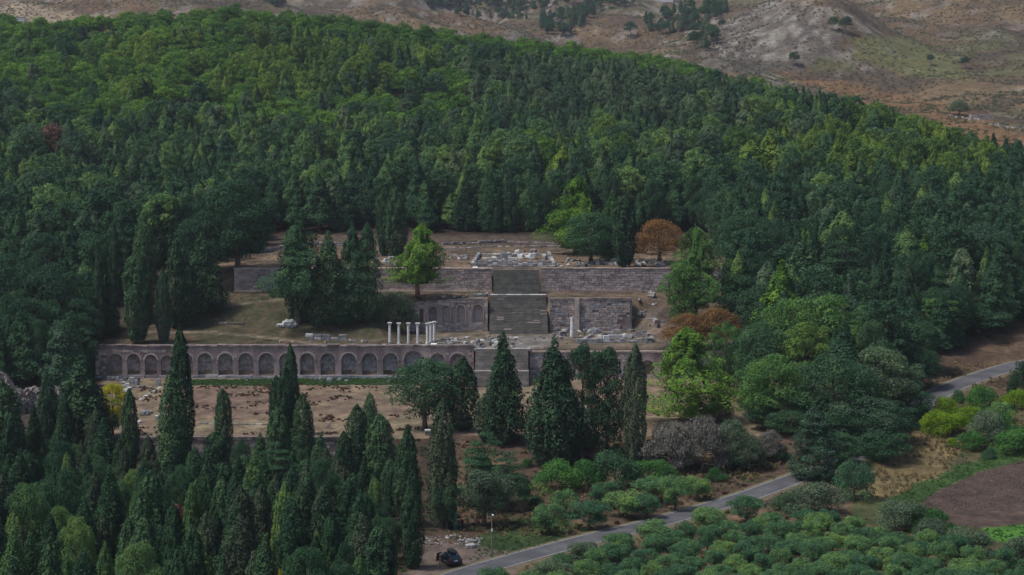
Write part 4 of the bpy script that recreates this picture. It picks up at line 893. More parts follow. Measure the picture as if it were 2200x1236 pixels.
# ------------------------------------------------------------------ small furniture, road side
def panel(px, py, lab, w_=.9, hh=1.0):
    X, Y, Z = ground_at(px, py); t = thing('info_board', lab, 'sign', (X, Y, Z))
    for s in (-1, 1): g = G(); g.box(s * w_ * .4 - .03, s * w_ * .4 + .03, -.03, .03, -.1, hh - .1); g.build('leg', M['metal_grey'], t)
    g = G(); V = [(-w_ / 2, -.25, hh - .2), (w_ / 2, -.25, hh - .2), (w_ / 2, .25, hh + .05), (-w_ / 2, .25, hh + .05)]; V += [(x, y, z + .04) for x, y, z in V]
    g.add(V, [(3, 2, 1, 0), (4, 5, 6, 7), (0, 1, 5, 4), (1, 2, 6, 5), (2, 3, 7, 6), (3, 0, 4, 7)]); g.build('board', M['white_paint'], t)
M['metal_grey'] = plain('grey_metal', (.2, .2, .21), .5, .6); M['white_paint'] = plain('white_paint', (.7, .7, .68), .6)
panel(1021, 582, 'white information board left of the upper stair head', 1.1, .8); panel(932, 744, 'white information board in front of the cluster of three columns', 1.2, .5)
X, Y, Z = ground_at(919, 936); t = thing('information_stand', 'white topped stand on a dark plinth at the front of the dry court', 'stand', (X, Y, Z))
g = G(); g.box(-.42, .42, -.35, .35, -.1, .75, .02); g.build('plinth', M['rubble'], t); g = G(); g.box(-.5, .5, -.42, .42, .75, .98, .01); g.build('top', M['marble'], t)

# power pole
M['wood'] = stone('weathered_pole', (.1, .08, .065), (.18, .15, .12), None, 3, .4)
X, Y, Z = ground_at(1057, 1193); t = thing('utility_pole', 'tall thin pole with a lamp and a small white box beside the road', 'pole', (X, Y, Z))
Hp = Zof(1104, Y) - Z; g = G(); g.tube((0, 0, -.3), (0, 0, Hp), .11, .075, 10); g.build('pole', M['wood'], t)
g = G(); g.tube((0, 0, Hp - .1), (.1, -.25, Hp - .05), .03, .03); g.lathe([(.05, 0), (.13, -.05), (.15, -.16), (.1, -.2)][::-1], 12, (.15, -.32, Hp)); g.build('lamp', M['white_paint'], t)
g = G(); g.box(-.13, .13, -.22, -.1, Hp * .575, Hp * .575 + .32); g.build('meter_box', M['white_paint'], t)
g = G(); g.box(-.45, .45, -.04, .04, Hp - .55, Hp - .47); [g.lathe([(.04, 0), (.05, .06), (.03, .1)], 8, (q, 0, Hp - .47)) for q in (-.38, .38)]; g.build('crossarm', M['wood'], t)
M['green_paint'] = plain('green_paint', (.02, .13, .09), .5); M['wire'] = plain('fence_wire', (.12, .12, .12), .5, .5)
X, Y, Z = ground_at(979, 1142); t = thing('green_post', 'narrow green board on a post behind the rubble pile', 'post', (X, Y, Z)); g = G(); g.tube((0, 0, -.3), (0, 0, 2.6), .05, .05); g.build('pole', M['green_paint'], t); g = G(); g.box(-.2, .2, -.08, -.05, .7, 2.5); g.build('board', M['green_paint'], t)
t = thing('wire_fence', 'grey wire mesh fence with thin posts in front of the pale cypress trunks', 'fence')
fp = [ground_at(a, b) for a, b in ((850, 1142), (873, 1141), (900, 1140), (925, 1140), (950, 1141))]
for p in fp: g = G(); g.tube((p[0], p[1], p[2] - .3), (p[0], p[1], p[2] + 1.9), .04, .04); g.build('post', M['wire'], t)
g = G()
for p, q in zip(fp[:-1], fp[1:]):
    for k in range(7): g.tube((p[0], p[1] - .05, p[2] + .2 + k * .27), (q[0], q[1] - .05, q[2] + .2 + k * .27), .008, .008, 3, False)
    for k in range(12): f = k / 12; x = p[0] + (q[0] - p[0]) * f; y = p[1] + (q[1] - p[1]) * f - .05; g.tube((x, y, p[2] + .1), (x, y, p[2] + 1.85), .006, .006, 3, False)
o = g.build('mesh_panel', M['wire'], t, kind='stuff')

# parked car, seen from behind on its right; a person at the open left door
M['car_paint'] = plain('dark_blue_paint', (.012, .028, .05), .25, .3, .05, 6, .8); M['glass'] = plain('dark_glass', (.02, .035, .045), .08, 0, .05); M['tyre'] = plain('tyre', (.02, .02, .02), .9); M['rim'] = plain('rim', (.25, .25, .26), .3, .8)
M['tail'] = plain('tail_lamp', (.35, .015, .015), .2); M['black_plastic'] = plain('black_plastic', (.018, .018, .02), .55); M['plate'] = plain('plate', (.75, .75, .72), .5)
X, Y, Z = ground_at(968, 1211); car = thing('parked_car', 'dark blue estate car parked on the gravel with its left door open', 'car', (X, Y, Z + .02), R(20))
def hull(g, secs):
    """rings across the car (y from tail to nose), each a list of (x, z) for the right half, mirrored"""
    V = []; Fc = []; m_ = len(secs[0][1]) * 2
    for y, half in secs:
        ring = [(x, y, z) for x, z in half] + [(-x, y, z) for x, z in half[::-1]]; V += ring
    for i in range(len(secs) - 1):
        for k in range(m_): Fc.append((i * m_ + k, i * m_ + (k + 1) % m_, (i + 1) * m_ + (k + 1) % m_, (i + 1) * m_ + k))
    Fc.append(tuple(range(m_ - 1, -1, -1))); Fc.append(tuple((len(secs) - 1) * m_ + k for k in range(m_))); g.add(V, Fc)
low = lambda w_, zt, zb=.28: [(w_ * .9, zb), (w_, .45), (w_ * 1.0, .7), (w_ * .97, zt - .08), (w_ * .9, zt)]
g = G(); hull(g, [(-2.2, low(.82, .86, .38)), (-2.12, low(.88, .98)), (-1.4, low(.91, 1.02)), (0, low(.92, 1.0)), (1.0, low(.92, .98)), (1.5, low(.9, .9)), (2.05, low(.82, .78)), (2.2, low(.7, .62, .4))])
cab = lambda w_, z: [(.86, .92), (.87, .98), (w_ * 1.03, z - .12), (w_, z - .03), (w_ * .8, z)]
hull(g, [(-2.1, [(.8, .9), (.82, .95), (.8, .98), (.78, 1.0), (.6, 1.02)]), (-1.75, cab(.66, 1.44)), (-1.3, cab(.68, 1.5)), (-.2, cab(.69, 1.53)), (.45, cab(.66, 1.47)), (1.15, [(.84, .9), (.84, .93), (.8, .95), (.76, .96), (.6, .98)])])
g.build('body', M['car_paint'], car)
g = G(); g.add([(-.72, -2.115, 1.02), (.72, -2.115, 1.02), (.62, -1.79, 1.39), (-.62, -1.79, 1.39), (-.7, -2.07, 1.03), (.7, -2.07, 1.03), (.6, -1.74, 1.4), (-.6, -1.74, 1.4)], [(0, 1, 2, 3), (4, 7, 6, 5), (0, 4, 5, 1), (1, 5, 6, 2), (2, 6, 7, 3), (3, 7, 4, 0)]); g.build('rear_window', M['glass'], car)
for s in (-1, 1):
    for y0, y1 in ((-1.55, -.75), (-.68, .05), (.12, .75)):
        g = G(); V = [(s * .88, y0, 1.03), (s * .88, y1, 1.03), (s * .73, y1 - (.12 if y1 > .5 else 0), 1.36), (s * .73, y0 + (.1 if y0 < -1.5 else 0), 1.36)]; V += [(x - s * .05, y, z) for x, y, z in V]
        g.add(V, [(0, 1, 2, 3), (7, 6, 5, 4), (0, 4, 5, 1), (1, 5, 6, 2), (2, 6, 7, 3), (3, 7, 4, 0)]); g.build('window', M['glass'], car)
    g = G(); g.box(s * .86 - .09, s * .86 + .04, -2.2, -2.02, .78, 1.02); g.build('tail_light', M['tail'], car)
    g = G(); g.box(s * .66 - .12, s * .66 + .12, 2.1, 2.2, .62, .76); g.build('headlight', M['plate'], car)
    for y in (-1.35, 1.35):
        wv = link('wheel', None, car, (s * .82, y, .33)); wv.rotation_euler = (0, R(90), 0)
        g = G(); g.lathe([(.2, -.1), (.31, -.11), (.335, -.06), (.335, .06), (.31, .11), (.2, .1)], 20); g.build('tyre', M['tyre'], wv)
        g = G(); g.lathe([(.05, -.105), (.19, -.09), (.2, 0), (.19, .09), (.05, .105)], 12); g.build('rim', M['rim'], wv)
    g = G(); g.box(s * .96 - .08, s * .96 + .1, .62, .75, .98, 1.12, .01); g.build('mirror', M['black_plastic'], car)
g = G(); g.box(-.86, .86, -2.3, -2.1, .4, .62); g.build('bumper', M['black_plastic'], car); g = G(); g.box(-.27, .27, -2.225, -2.19, .74, .86); g.build('number_plate', M['plate'], car)
g = G(); [g.tube((s * .66, -1.4, 1.54), (s * .66, .3, 1.56), .025, .025) for s in (-1, 1)]; g.build('roof_rail', M['black_plastic'], car)
d = link('door', None, car, (-.93, .85, 0), R(-58)); g = G(); g.box(-.05, .03, -1.05, 0, .35, 1.0); g.build('door_panel', M['car_paint'], d)
g = G(); g.box(-.03, .01, -.98, -.1, 1.0, 1.4); g.build('window', M['glass'], d)
g = G(); hull(g, [(-1.3, [(.2, .02), (.35, .06), (.33, .2), (.2, .24)]), (-1.0, [(.38, 0), (.45, .08), (.42, .3), (.3, .34)]), (.5, [(.38, 0), (.45, .08), (.42, .32), (.3, .36)]), (1.0, [(.1, .02), (.2, .08), (.18, .18), (.1, .2)])])
ca_, sa_ = math.cos(R(20)), math.sin(R(20)); rbx = g.build('roof_box', M['black_plastic'], None, (X - sa_ * -.35, Y + ca_ * -.35, Z + 1.62), R(20)); tag(rbx, 'black streamlined luggage box on the roof of the parked car', 'roof box')
def person(loc, rz, label, shirt, trousers, skin, hair, bend=.0):
    t = thing('person', label, 'person', loc, rz)
    J = {'pel': (0, 0, .95), 'ch': (0, .02 + bend * .35, 1.3 - bend * .12), 'nk': (0, .02 + bend * .55, 1.48 - bend * .2), 'hd': (0, .04 + bend * .65, 1.62 - bend * .24), 'ht': (0, .05 + bend * .7, 1.74 - bend * .26)}
    vs = list(J.values()); rr = [.15, .17, .07, .1, .085]; ed = [(0, 1), (1, 2), (2, 3), (3, 4)]
    for s in (-1, 1):
        b = len(vs); vs += [(s * .19, J['ch'][1] + .01, J['ch'][2] + .1), (s * .24, J['ch'][1] + .1 + bend * .1, J['ch'][2] - .16), (s * .22, J['ch'][1] + .3 + bend * .2, J['ch'][2] - .22), (s * .21, J['ch'][1] + .4 + bend * .2, J['ch'][2] - .24)]
        rr += [.07, .05, .038, .04]; ed += [(1, b), (b, b + 1), (b + 1, b + 2), (b + 2, b + 3)]
        b = len(vs); vs += [(s * .1, 0, .86), (s * .11, .03 * s, .48), (s * .11, -.02 + .03 * s, .08), (s * .12, .14 + .03 * s, .04)]
        rr += [.1, .07, .045, .04]; ed += [(0, b), (b, b + 1), (b + 1, b + 2), (b + 2, b + 3)]
    m_ = bpy.data.meshes.new('body'); m_.from_pydata(vs, ed, []); o = link('body', m_, t); sk = o.modifiers.new('s', 'SKIN')
    for i, q in enumerate(rr): m_.skin_vertices[0].data[i].radius = (q, q * (.75 if i < 2 else 1))
    m_.skin_vertices[0].data[0].use_root = True; su = o.modifiers.new('u', 'SUBSURF'); su.levels = su.render_levels = 2
    dg = bpy.context.evaluated_depsgraph_get(); me2 = bpy.data.meshes.new_from_object(o.evaluated_get(dg)); o.modifiers.clear(); o.data = me2
    me2.materials.clear(); [me2.materials.append(plain(n_, c_, .8)) for n_, c_ in (('skin', skin), ('shirt', shirt), ('trousers', trousers))]
    for p_ in me2.polygons:
        z = p_.center.z; p_.material_index = 2 if (z < .98 and z > .1) else (1 if z < 1.46 - bend * .15 and p_.center.y < .22 + bend * .5 else 0); p_.use_smooth = True
    g = G(); g.lathe([(.06, -.02), (.105, .03), (.1, .1), (.05, .14)], 12, (0, J['hd'][1] - .02, J['hd'][2] + .03)); g.build('hair', plain('hair', hair, .8), t)
    return t
person((X - 1.0 * ca_ - .35, Y - .9, Z), R(-20), 'person in brown shorts leaning in at the open left door of the car', (.05, .04, .045), (.3, .17, .12), (.32, .18, .12), (.03, .02, .015), .6)
Xp, Yp, Zp = ground_at(811.5, 567); person((Xp, Yp, Zp), R(150), 'person in a turquoise shirt standing on the top terrace beside the dark trees', (.04, .42, .5), (.03, .05, .09), (.35, .2, .14), (.03, .02, .015), .1)
# ------------------------------------------------------------------ trees
random.seed(21)
NAMES = {'cypress': 'cypress_tree', 'broad': 'cypress_tree', 'bright_cone': 'conifer_tree', 'pine': 'pine_tree', 'openpine': 'pine_tree', 'ragged': 'pine_tree', 'round': 'pine_tree', 'hill': 'hillside_pine', 'crest': 'stone_pine',
         'umbrella': 'broadleaf_tree', 'cedar': 'cedar_tree', 'olive': 'olive_tree', 'bush': 'bush', 'twig': 'bare_shrub'}
CATS = {'cypress_tree': 'cypress', 'conifer_tree': 'conifer', 'pine_tree': 'pine tree', 'hillside_pine': 'pine tree', 'stone_pine': 'pine tree', 'broadleaf_tree': 'tree', 'cedar_tree': 'cedar', 'olive_tree': 'olive tree', 'bush': 'bush', 'bare_shrub': 'shrub', 'distant_tree': 'tree', 'evergreen_tree': 'evergreen'}
placed = []
def plant(kind, X, Y, Hh, Ww, label, group=None, mat=None, var=None, bark=None, split=True, name=None):
    P = K[kind]; p = P[var % len(P)] if var is not None else random.choice(P); Z = hs(X, Y)
    s = (Ww / p.W * random.uniform(.95, 1.05), Ww / p.W * random.uniform(.95, 1.05), Hh / p.H); nm = name or NAMES[kind]; rz = random.uniform(0, 6.28); placed.append((X, Y, Ww))
    if split:
        t = thing(nm, label, CATS[nm], (X, Y, Z - .1), rz, group); link('crown', crown_of(p, mat), t, sca=s); link('trunk', trunk_of(p, bark), t, sca=s); return t
    return tag(link(nm, whole_of(p, mat), None, (X, Y, Z - .1), rz, s), label, CATS[nm], group)
def tree(kind, px, top, w_, base, label, mat=None, var=None, group=None, bark=None, name=None):
    """px: trunk column, top: crown tip row, w_: crown width, base: foot row (or ('Y', metres) when the foot is hidden)"""
    if isinstance(base, tuple): Y = base[1]; X = Xof(px, Y, hs(Xof(px, Y, 0), Y)); 
    else: X, Y, _ = ground_at(px, base)
    Z = hs(X, Y); d = depth(Y, Z)
    return plant(kind, X, Y, max(1, Zof(top, Y) - Z), w_ / F * d * 1.04, label, group, mat, var, bark, True, name)
T = tree
# --- foreground cypresses, left
T('cypress', 8, 815, 92, ('Y', 306), 'stout dark cypress cut by the left edge in front of the rubble ruin', var=0)
T('cypress', 105, 800, 50, ('Y', 318), 'slim dark cypress in front of the long rubble wall', var=3)
T('broad', 178, 762, 132, ('Y', 324), 'broad dark cypress left of the yellow tree', var=1)
T('pine', 243, 822, 74, ('Y', 329), 'round tree turning bright yellow behind the broad cypress', mat='yellow', var=2, name='broadleaf_tree')
T('cypress', 281, 834, 40, ('Y', 313), 'slender dark cypress right of the yellow tree', var=0)
T('cypress', 391, 698, 60, ('Y', 321), 'tallest pointed cypress, rising across the arcaded wall at left', var=2)
T('cypress', 372, 797, 66, ('Y', 304), 'greener cypress just in front of the tallest pointed one', var=5)
T('cypress', 481, 834, 40, ('Y', 316), 'short blunt topped cypress alone in front of the reddish tufts', var=4)
T('cypress', 626, 737, 40, ('Y', 330), 'thin pointed cypress crossing the arches, rearmost of its clump', var=2)
T('cypress', 616, 786, 44, ('Y', 322), 'blunt cypress at the front of the clump in the middle of the court', var=4)
T('cypress', 596, 806, 36, ('Y', 324), 'left narrow cypress of the clump before the arches', var=4)
T('cypress', 652, 845, 44, ('Y', 318), 'right shorter cypress of the clump before the arches', var=3)
T('cypress', 598, 877, 58, ('Y', 303), 'full rounded cypress in front of the clump before the arches', var=0)
T('cypress', 795, 843, 44, ('Y', 314), 'knobbly cypress behind the pair in front of the dry court', var=3)
T('cypress', 768, 868, 52, ('Y', 309), 'dark twin topped cypress on the left of the foreground trio', var=1)
T('cypress', 818, 888, 62, ('Y', 303), 'bulky dark cypress on the right of the foreground trio', var=0)
T('cypress', 876, 914, 60, 1132, 'very dark cypress with bare lower trunk beside the information stand', var=2)
T('cypress', 952, 860, 60, 1134, 'tall greyish cypress on several pale stems in front of the large round tree', 'cypress_grey', 3, bark='bark_pale')
T('cypress', 888, 1010, 50, ('Y', 249), 'narrow pointed cypress left of the parked car, nearest to it', var=5)
T('cypress', 995, 764, 70, 926, 'pointed green cypress left of the lower stair', var=2)
T('broad', 1081, 716, 98, 950, 'large tall cypress hiding the middle of the lower stair', var=0)
T('cypress', 1050, 845, 56, 948, 'greyish half bare cypress in front of the large one on the stair', 'cypress_grey', 4)
T('round', 913, 768, 146, 925, 'large round dark tree with a leaning forked trunk on the dry court', 'cedar', 0, name='broadleaf_tree')
T('broad', 1190, 732, 122, 992, 'broad dark cypress right of the lower stair', var=2)
T('pine', 1250, 738, 112, 985, 'middle dark flat topped conifer of the group right of the stair', 'pine_dark', 1, name='conifer_tree')
T('pine', 1304, 746, 96, 985, 'right dark conifer of the group below the stone enclosure', 'cypress', 2, name='conifer_tree')
T('cypress', 1363, 738, 56, 1000, 'tall grey green column cypress left of the bright pine', 'cypress_grey', 0)
T('ragged', 1486, 702, 205, 905, 'big bright green pine right of the column cypress', 'pine_bright', 2)
T('pine', 1560, 690, 80, 850, 'darker green pine behind the big bright one', 'pine_mid', 1)
T('bright_cone', 1748, 870, 112, 1034, 'cone shaped blue green cypress at the upper edge of the road', 'cypress_blue', 1, name='cypress_tree')
T('cedar', 1042, 925, 128, 1085, 'flat layered dark green conifer below the greyish cypress', var=0)
T('cedar', 1090, 968, 110, 1100, 'lower flat layered conifer on the bank', var=1)
T('olive', 1040, 1005, 118, 1135, 'large olive green tree above the rubble pile', 'olive_grey', 0)
T('olive', 960, 1040, 60, 1140, 'small dark shrub tree behind the wire fence', 'cypress', 1)
T('cedar', 590, 950, 110, ('Y', 292), 'teal layered conifer among the foreground cypresses', var=0)
T('cedar', 715, 1110, 110, ('Y', 252), 'bright teal layered conifer near the bottom edge, left of the car', var=1)
T('cypress', 700, 1055, 44, ('Y', 262), 'dark cypress behind the bright teal conifer', var=0)
T('cedar', 770, 1150, 110, ('Y', 244), 'green layered conifer at the bottom edge nearest the car', 'cedar', 0)
fg = [(30, 880, 60, 302, 'cypress', 5), (75, 868, 54, 311, 'broad', 0), (142, 850, 60, 317, 'broad', 3), (208, 878, 46, 311, 'cypress', 3), (320, 935, 40, 309, 'cypress', 2), (450, 958, 44, 300, 'cypress', 1), (560, 930, 50, 306, 'broad', 2), (520, 940, 44, 300, 'round', 0), (690, 930, 60, 302, 'broad', 3), (740, 925, 44, 305, 'cypress', 2), (60, 965, 55, 290, 'dark', 0), (130, 900, 60, 305, 'broad', 0), (120, 1010, 46, 283, 'cypress', 2), (176, 945, 30, 300, 'cypress', 2), (225, 900, 70, 305, 'broad', 2), (258, 940, 34, 300, 'cypress', 2), (45, 1040, 60, 270, 'broad', 1), (110, 1090, 50, 262, 'broad', 3), (150, 1060, 40, 268, 'cypress', 5),
      (205, 1010, 40, 275, 'cypress', 2), (238, 1020, 30, 276, 'cypress', 5), (268, 960, 30, 296, 'cypress', 2), (320, 1000, 34, 284, 'cypress', 2), (345, 1010, 30, 282, 'cypress', 2), (365, 1000, 60, 286, 'broad', 1), (420, 960, 70, 296, 'broad', 0), (415, 1010, 50, 276, 'cypress', 3), (465, 925, 52, 305, 'cypress', 4), (480, 990, 60, 284, 'cypress', 0),
      (525, 975, 46, 292, 'cypress', 4), (350, 1058, 60, 264, 'cypress', 3), (540, 1050, 44, 268, 'cypress', 5), (540, 1106, 64, 252, 'cypress', 4), (585, 1100, 50, 254, 'cypress', 2), (640, 1050, 66, 266, 'cypress', 2), (660, 985, 56, 286, 'cypress', 3), (625, 1010, 50, 278, 'cypress', 1), (410, 1155, 60, 240, 'cypress', 4), (465, 1148, 58, 242, 'cypress', 0),
      (475, 1092, 46, 256, 'cypress', 4), (440, 1120, 50, 248, 'cypress', 3), (310, 1112, 62, 250, 'cypress', 4), (345, 1125, 44, 246, 'cypress', 1), (265, 1150, 50, 240, 'cypress', 0), (235, 1130, 46, 246, 'cypress', 5), (205, 1105, 44, 252, 'cypress', 2), (730, 960, 60, 292, 'broad', 1), (725, 985, 50, 280, 'cypress', 3), (760, 1015, 50, 272, 'cypress', 1),
      (800, 1075, 70, 262, 'round', 0), (840, 985, 46, 290, 'cypress', 3), (835, 1110, 60, 252, 'round', 1), (20, 1130, 70, 246, 'broad', 2), (70, 1165, 80, 238, 'round', 2), (185, 1180, 90, 234, 'round', 1), (115, 1190, 60, 232, 'round', 0), (370, 1200, 56, 230, 'cypress', 3), (725, 1205, 40, 230, 'cypress', 4), (600, 1222, 36, 226, 'bush', 0), (15, 1010, 50, 276, 'broad', 1), (90, 1050, 34, 270, 'cypress', 2), (295, 1070, 40, 262, 'cypress', 2), (385, 1080, 60, 258, 'twig', 0), (505, 1010, 34, 280, 'cypress', 2)]
side = lambda px: 'near the left edge' if px < 130 else 'left of centre in the wood' if px < 330 else 'below the tall pointed cypress' if px < 450 else 'below the short blunt cypress' if px < 560 else 'below the arch clump' if px < 690 else 'left of the car'
rowd = lambda Y: 'in the nearest row' if Y < 245 else 'in the second row' if Y < 262 else 'in the third row' if Y < 280 else 'in the fourth row' if Y < 294 else 'in the back row'
desc = {('cypress', 0): 'full dark cypress', ('cypress', 1): 'twin topped cypress', ('cypress', 2): 'slim pointed cypress', ('cypress', 3): 'many topped cypress', ('cypress', 4): 'blunt rounded cypress', ('cypress', 5): 'pointed cypress with a shoulder', ('dark', 0): 'dark cypress', 'broad': 'broad loose cypress', 'round': 'rounded bushy conifer', 'bush': 'yellow green bush', 'twig': 'dead reddish conifer'}
for px, top, w_, Y, kd, v in fg:
    lab = '%s %s %s' % (desc.get((kd, v)) or desc.get(kd), rowd(Y), side(px)); k2 = 'cypress' if kd == 'dark' else kd
    mt = {'bush': 'yellow', 'twig': 'dead_red', 'round': 'pine_dark'}.get(kd) or random.choice(['cypress'] * 4 + ['cypress_grey', 'pine_dark'])
    T(k2, px, top, w_, ('Y', Y), lab, mt, v, group='foreground plantation trees')
sky_line = lambda px: np.interp(px, [0, 60, 130, 200, 260, 330, 420, 520, 600, 700, 760, 850, 930], [930, 945, 915, 930, 950, 962, 948, 950, 945, 935, 960, 985, 1050])
occ = []; cnt = 0
for Y in np.arange(212, 322, 4.6):
    for X in np.arange(-92, -8, 4.6):
        x, y = X + random.uniform(-1.3, 1.3), Y + random.uniform(-1.5, 1.5); z = hs(x, y); bx, by = pix(x, y, z)
        if bx < -80 or bx > 880 or (by > 1130 and bx > 845) or (bx > 820 and by < 1060): continue
        if any((x - a) ** 2 + (y - b) ** 2 < 2.0 ** 2 for a, b, c in placed): continue
        tp = max(sky_line(bx) + random.uniform(15, 90), 0); hmax = Zof(tp, y) - z; hh = min(random.uniform(4.5, 12.5), hmax)
        if hh < 3.5: continue
        kd = random.choice(['cypress', 'cypress', 'cypress', 'broad', 'round'] if bx > 250 else ['cypress', 'broad', 'broad', 'round']); w2 = hh * random.uniform(.25, .34) if kd == 'cypress' else hh * random.uniform(.38, .5)
        pxl = pix(x, y, z + hh)[0]
        lab = '%s filling the dark wood %s' % ({'cypress': 'dark cypress', 'broad': 'loose conifer', 'round': 'bushy conifer'}[kd], rowd(y)) + ' ' + ('near the left edge' if pxl < 110 else 'below the rubble ruin' if pxl < 200 else 'below the yellow tree' if pxl < 310 else 'below the tallest cypress' if pxl < 420 else 'below the short blunt cypress' if pxl < 540 else 'below the arch clump' if pxl < 690 else 'left of the parked car')
        lab = lab.replace('filling the dark wood', '').replace('  ', ' '); lab = ('tall ' if hh > 11 else 'low ' if hh < 8.5 else '') + lab; plant(kd, x, y, hh, w2, lab, 'trees filling the foreground wood', random.choice({'cypress': ['cypress', 'cypress', 'pine_dark', 'cypress_grey', 'pine_hill'], 'broad': ['cypress', 'pine_dark', 'cypress_grey', 'pine_hill'], 'round': ['pine_dark', 'cedar', 'pine_hill']}[kd])); cnt += 1
# --- middle ground
T('ragged', 640, 482, 160, 697, 'broad dark tree with a pale trunk in front of the upper wall', 'pine_dark', 1, name='broadleaf_tree', bark='bark_pale')
T('broad', 648, 478, 60, 690, 'pointed dark conifer behind the broad dark tree', 'cypress', 0)
T('broad', 706, 500, 90, 693, 'leaning dark conifer between the broad tree and its neighbours', 'cypress', 3)
T('bright_cone', 757, 474, 92, 690, 'dark spire shaped conifer in front of the upper wall', 'pine_dark', 0)
T('bright_cone', 790, 476, 76, 690, 'right dark spire shaped conifer of the pair', 'pine_dark', 1)
T('broad', 735, 590, 90, 692, 'low dark conifer at the foot of the spire pair', 'cedar', 2)
T('bush', 850, 625, 90, 700, 'brownish green bush at the left end of the niche wall', 'olive_grey', 0)
T('ragged', 899, 478, 124, 647, 'light green pine with a bare reddish trunk above the niche wall', var=0)
T('cypress', 852, 402, 48, 556, 'stout dark cypress behind the light green pine', var=0)
T('cypress', 826, 404, 36, 550, 'slimmer dark cypress left of the stout one', var=4)
T('round', 510, 385, 150, 600, 'huge dark evergreen left of the upper wall', 'pine_dark', 2)
T('round', 440, 455, 130, 610, 'dark evergreen beside the huge one', 'pine_dark', 0)
T('cypress', 296, 543, 56, 738, 'round shouldered cypress at the edge above the arches', var=4)
T('cypress', 352, 574, 34, 738, 'small green cypress on the edge above the arches', 'cypress_blue', 2)
T('cypress', 380, 515, 52, 705, 'pale edged pointed cypress behind the small green one', var=2)
T('cypress', 402, 560, 50, 703, 'shorter cypress joined to the right of the pale edged one', var=0)
T('broad', 436, 502, 92, 670, 'broad layered conifer at the right of the cypress row', 'cypress', 0)
T('cypress', 313, 458, 54, 690, 'tall knobbly cypress behind the round shouldered one', var=3)
T('cypress', 248, 474, 28, 662, 'thin spire cypress with a bare foot', var=2)
T('cypress', 189, 468, 26, ('Y', 452), 'thin spire cypress in the dark wood at left', var=2)
T('cypress', 213, 540, 26, ('Y', 410), 'thin spire cypress at the corner of the arcaded wall', var=2)
T('cypress', 176, 395, 26, ('Y', 480), 'thin dark spire rising from the left wood', var=2)
T('round', 118, 565, 150, ('Y', 404), 'big round crowned dark evergreen at the left end of the arcaded wall', 'pine_dark', 0)
T('round', 25, 545, 150, ('Y', 408), 'big dark evergreen at the left edge', 'pine_dark', 1)
T('round', 170, 640, 100, ('Y', 400), 'dark evergreen leaning over the corner of the arcaded wall', 'pine_dark', 2)
T('round', 60, 640, 120, ('Y', 385), 'dark evergreen behind the rubble ruin', 'pine_dark', 2)
T('pine', 100, 500, 120, ('Y', 430), 'dull green pine above the dark evergreens at left', 'pine_dark', 1)
T('ragged', 1236, 376, 132, 546, 'bright yellow green pyramid pine behind the temple ruin', 'pine_bright', 2)
T('round', 1270, 455, 104, 566, 'wide dark tree touching the ground right of the temple ruin', 'cedar', 1, name='broadleaf_tree')
T('broad', 1315, 410, 60, 560, 'grey green conifer behind the column cypress at the temple', 'pine_mid', 1)
T('cypress', 1341, 416, 50, 575, 'dark column cypress beside the rust coloured tree', var=4)
T('umbrella', 1416, 470, 122, 566, 'umbrella shaped tree with rust orange leaves on the top terrace', var=0)
T('ragged', 1497, 486, 132, 712, 'bright ragged pine standing across the right end of the upper wall', 'pine_mid', 1)
T('pine', 1470, 560, 95, 715, 'lower green pine leaning left from the ragged one', 'pine_mid', 2)
T('umbrella', 1478, 672, 110, 745, 'rust orange bush left, above the big bright pine', 'rust', 0, name='broadleaf_tree')
T('umbrella', 1540, 660, 110, 745, 'duller rust coloured bush behind the big bright pine', 'rust', 0, name='broadleaf_tree')
for i, (px, top, w_, Y, kd, mt, lb) in enumerate([(1640, 690, 130, 358, 'round', 'pine_hill', 'pale tipped pine left in the big right hand clump'), (1700, 640, 150, 378, 'round', 'pine_mid', 'dull pine at the top left of the right hand clump'), (1775, 632, 170, 380, 'round', 'pine_mid', 'wide pine at the top of the right hand clump'), (1860, 655, 150, 382, 'round', 'pine_hill', 'pine with reddish patches right in the clump'), (1950, 690, 150, 392, 'round', 'cedar', 'dark teal evergreen at the upper road bend'),
      (1730, 690, 150, 354, 'pine', 'pine_hill_bright', 'bright flat topped pine in the middle of the clump'), (1665, 760, 150, 336, 'round', 'pine_mid', 'soft green pine at the lower left of the clump'), (1790, 760, 180, 334, 'round', 'pine_hill', 'big mid green pine in the heart of the clump'), (1885, 745, 160, 350, 'round', 'pine_hill_grey', 'greyish pine in the clump below the road bend'), (1850, 850, 170, 328, 'round', 'pine_hill_grey', 'grey green pine above the dry grass'), (1945, 830, 110, 350, 'round', 'cedar', 'dark evergreen leaning over the road'),
      (1660, 850, 130, 336, 'round', 'pine_dark', 'shaded pine above the bare shrubs'), (1900, 920, 110, 322, 'round', 'cedar', 'teal green pine at the edge of the dry grass'), (1800, 930, 110, 318, 'round', 'pine_dark', 'shaded pine right of the cone shaped cypress'), (1600, 590, 130, 418, 'round', 'pine_dark', 'tall dark evergreen at the right end of the terraces'), (1605, 450, 120, 452, 'round', 'pine_dark', 'dark evergreen top behind the ragged bright pine'), (1720, 520, 150, 425, 'broad', 'cypress', 'dark drooping cypress in the right wood'),
      (1810, 515, 170, 430, 'cedar', 'cypress', 'layered dark conifer in the right wood'), (2110, 480, 150, 440, 'round', 'pine_hill_grey', 'grey leaning tree in the right wood'), (2010, 640, 150, 412, 'pine', 'pine_mid', 'green pine above the far road bend'), (2100, 650, 150, 418, 'round', 'pine_dark', 'dark tree overhanging the far road'), (2180, 600, 130, 430, 'round', 'pine_dark', 'dark tree at the right edge above the road'), (1640, 610, 110, 405, 'round', 'cypress', 'very dark evergreen behind the pale tipped pine')]):
    T(kd, px, top, w_, ('Y', Y), lb, mt, i)
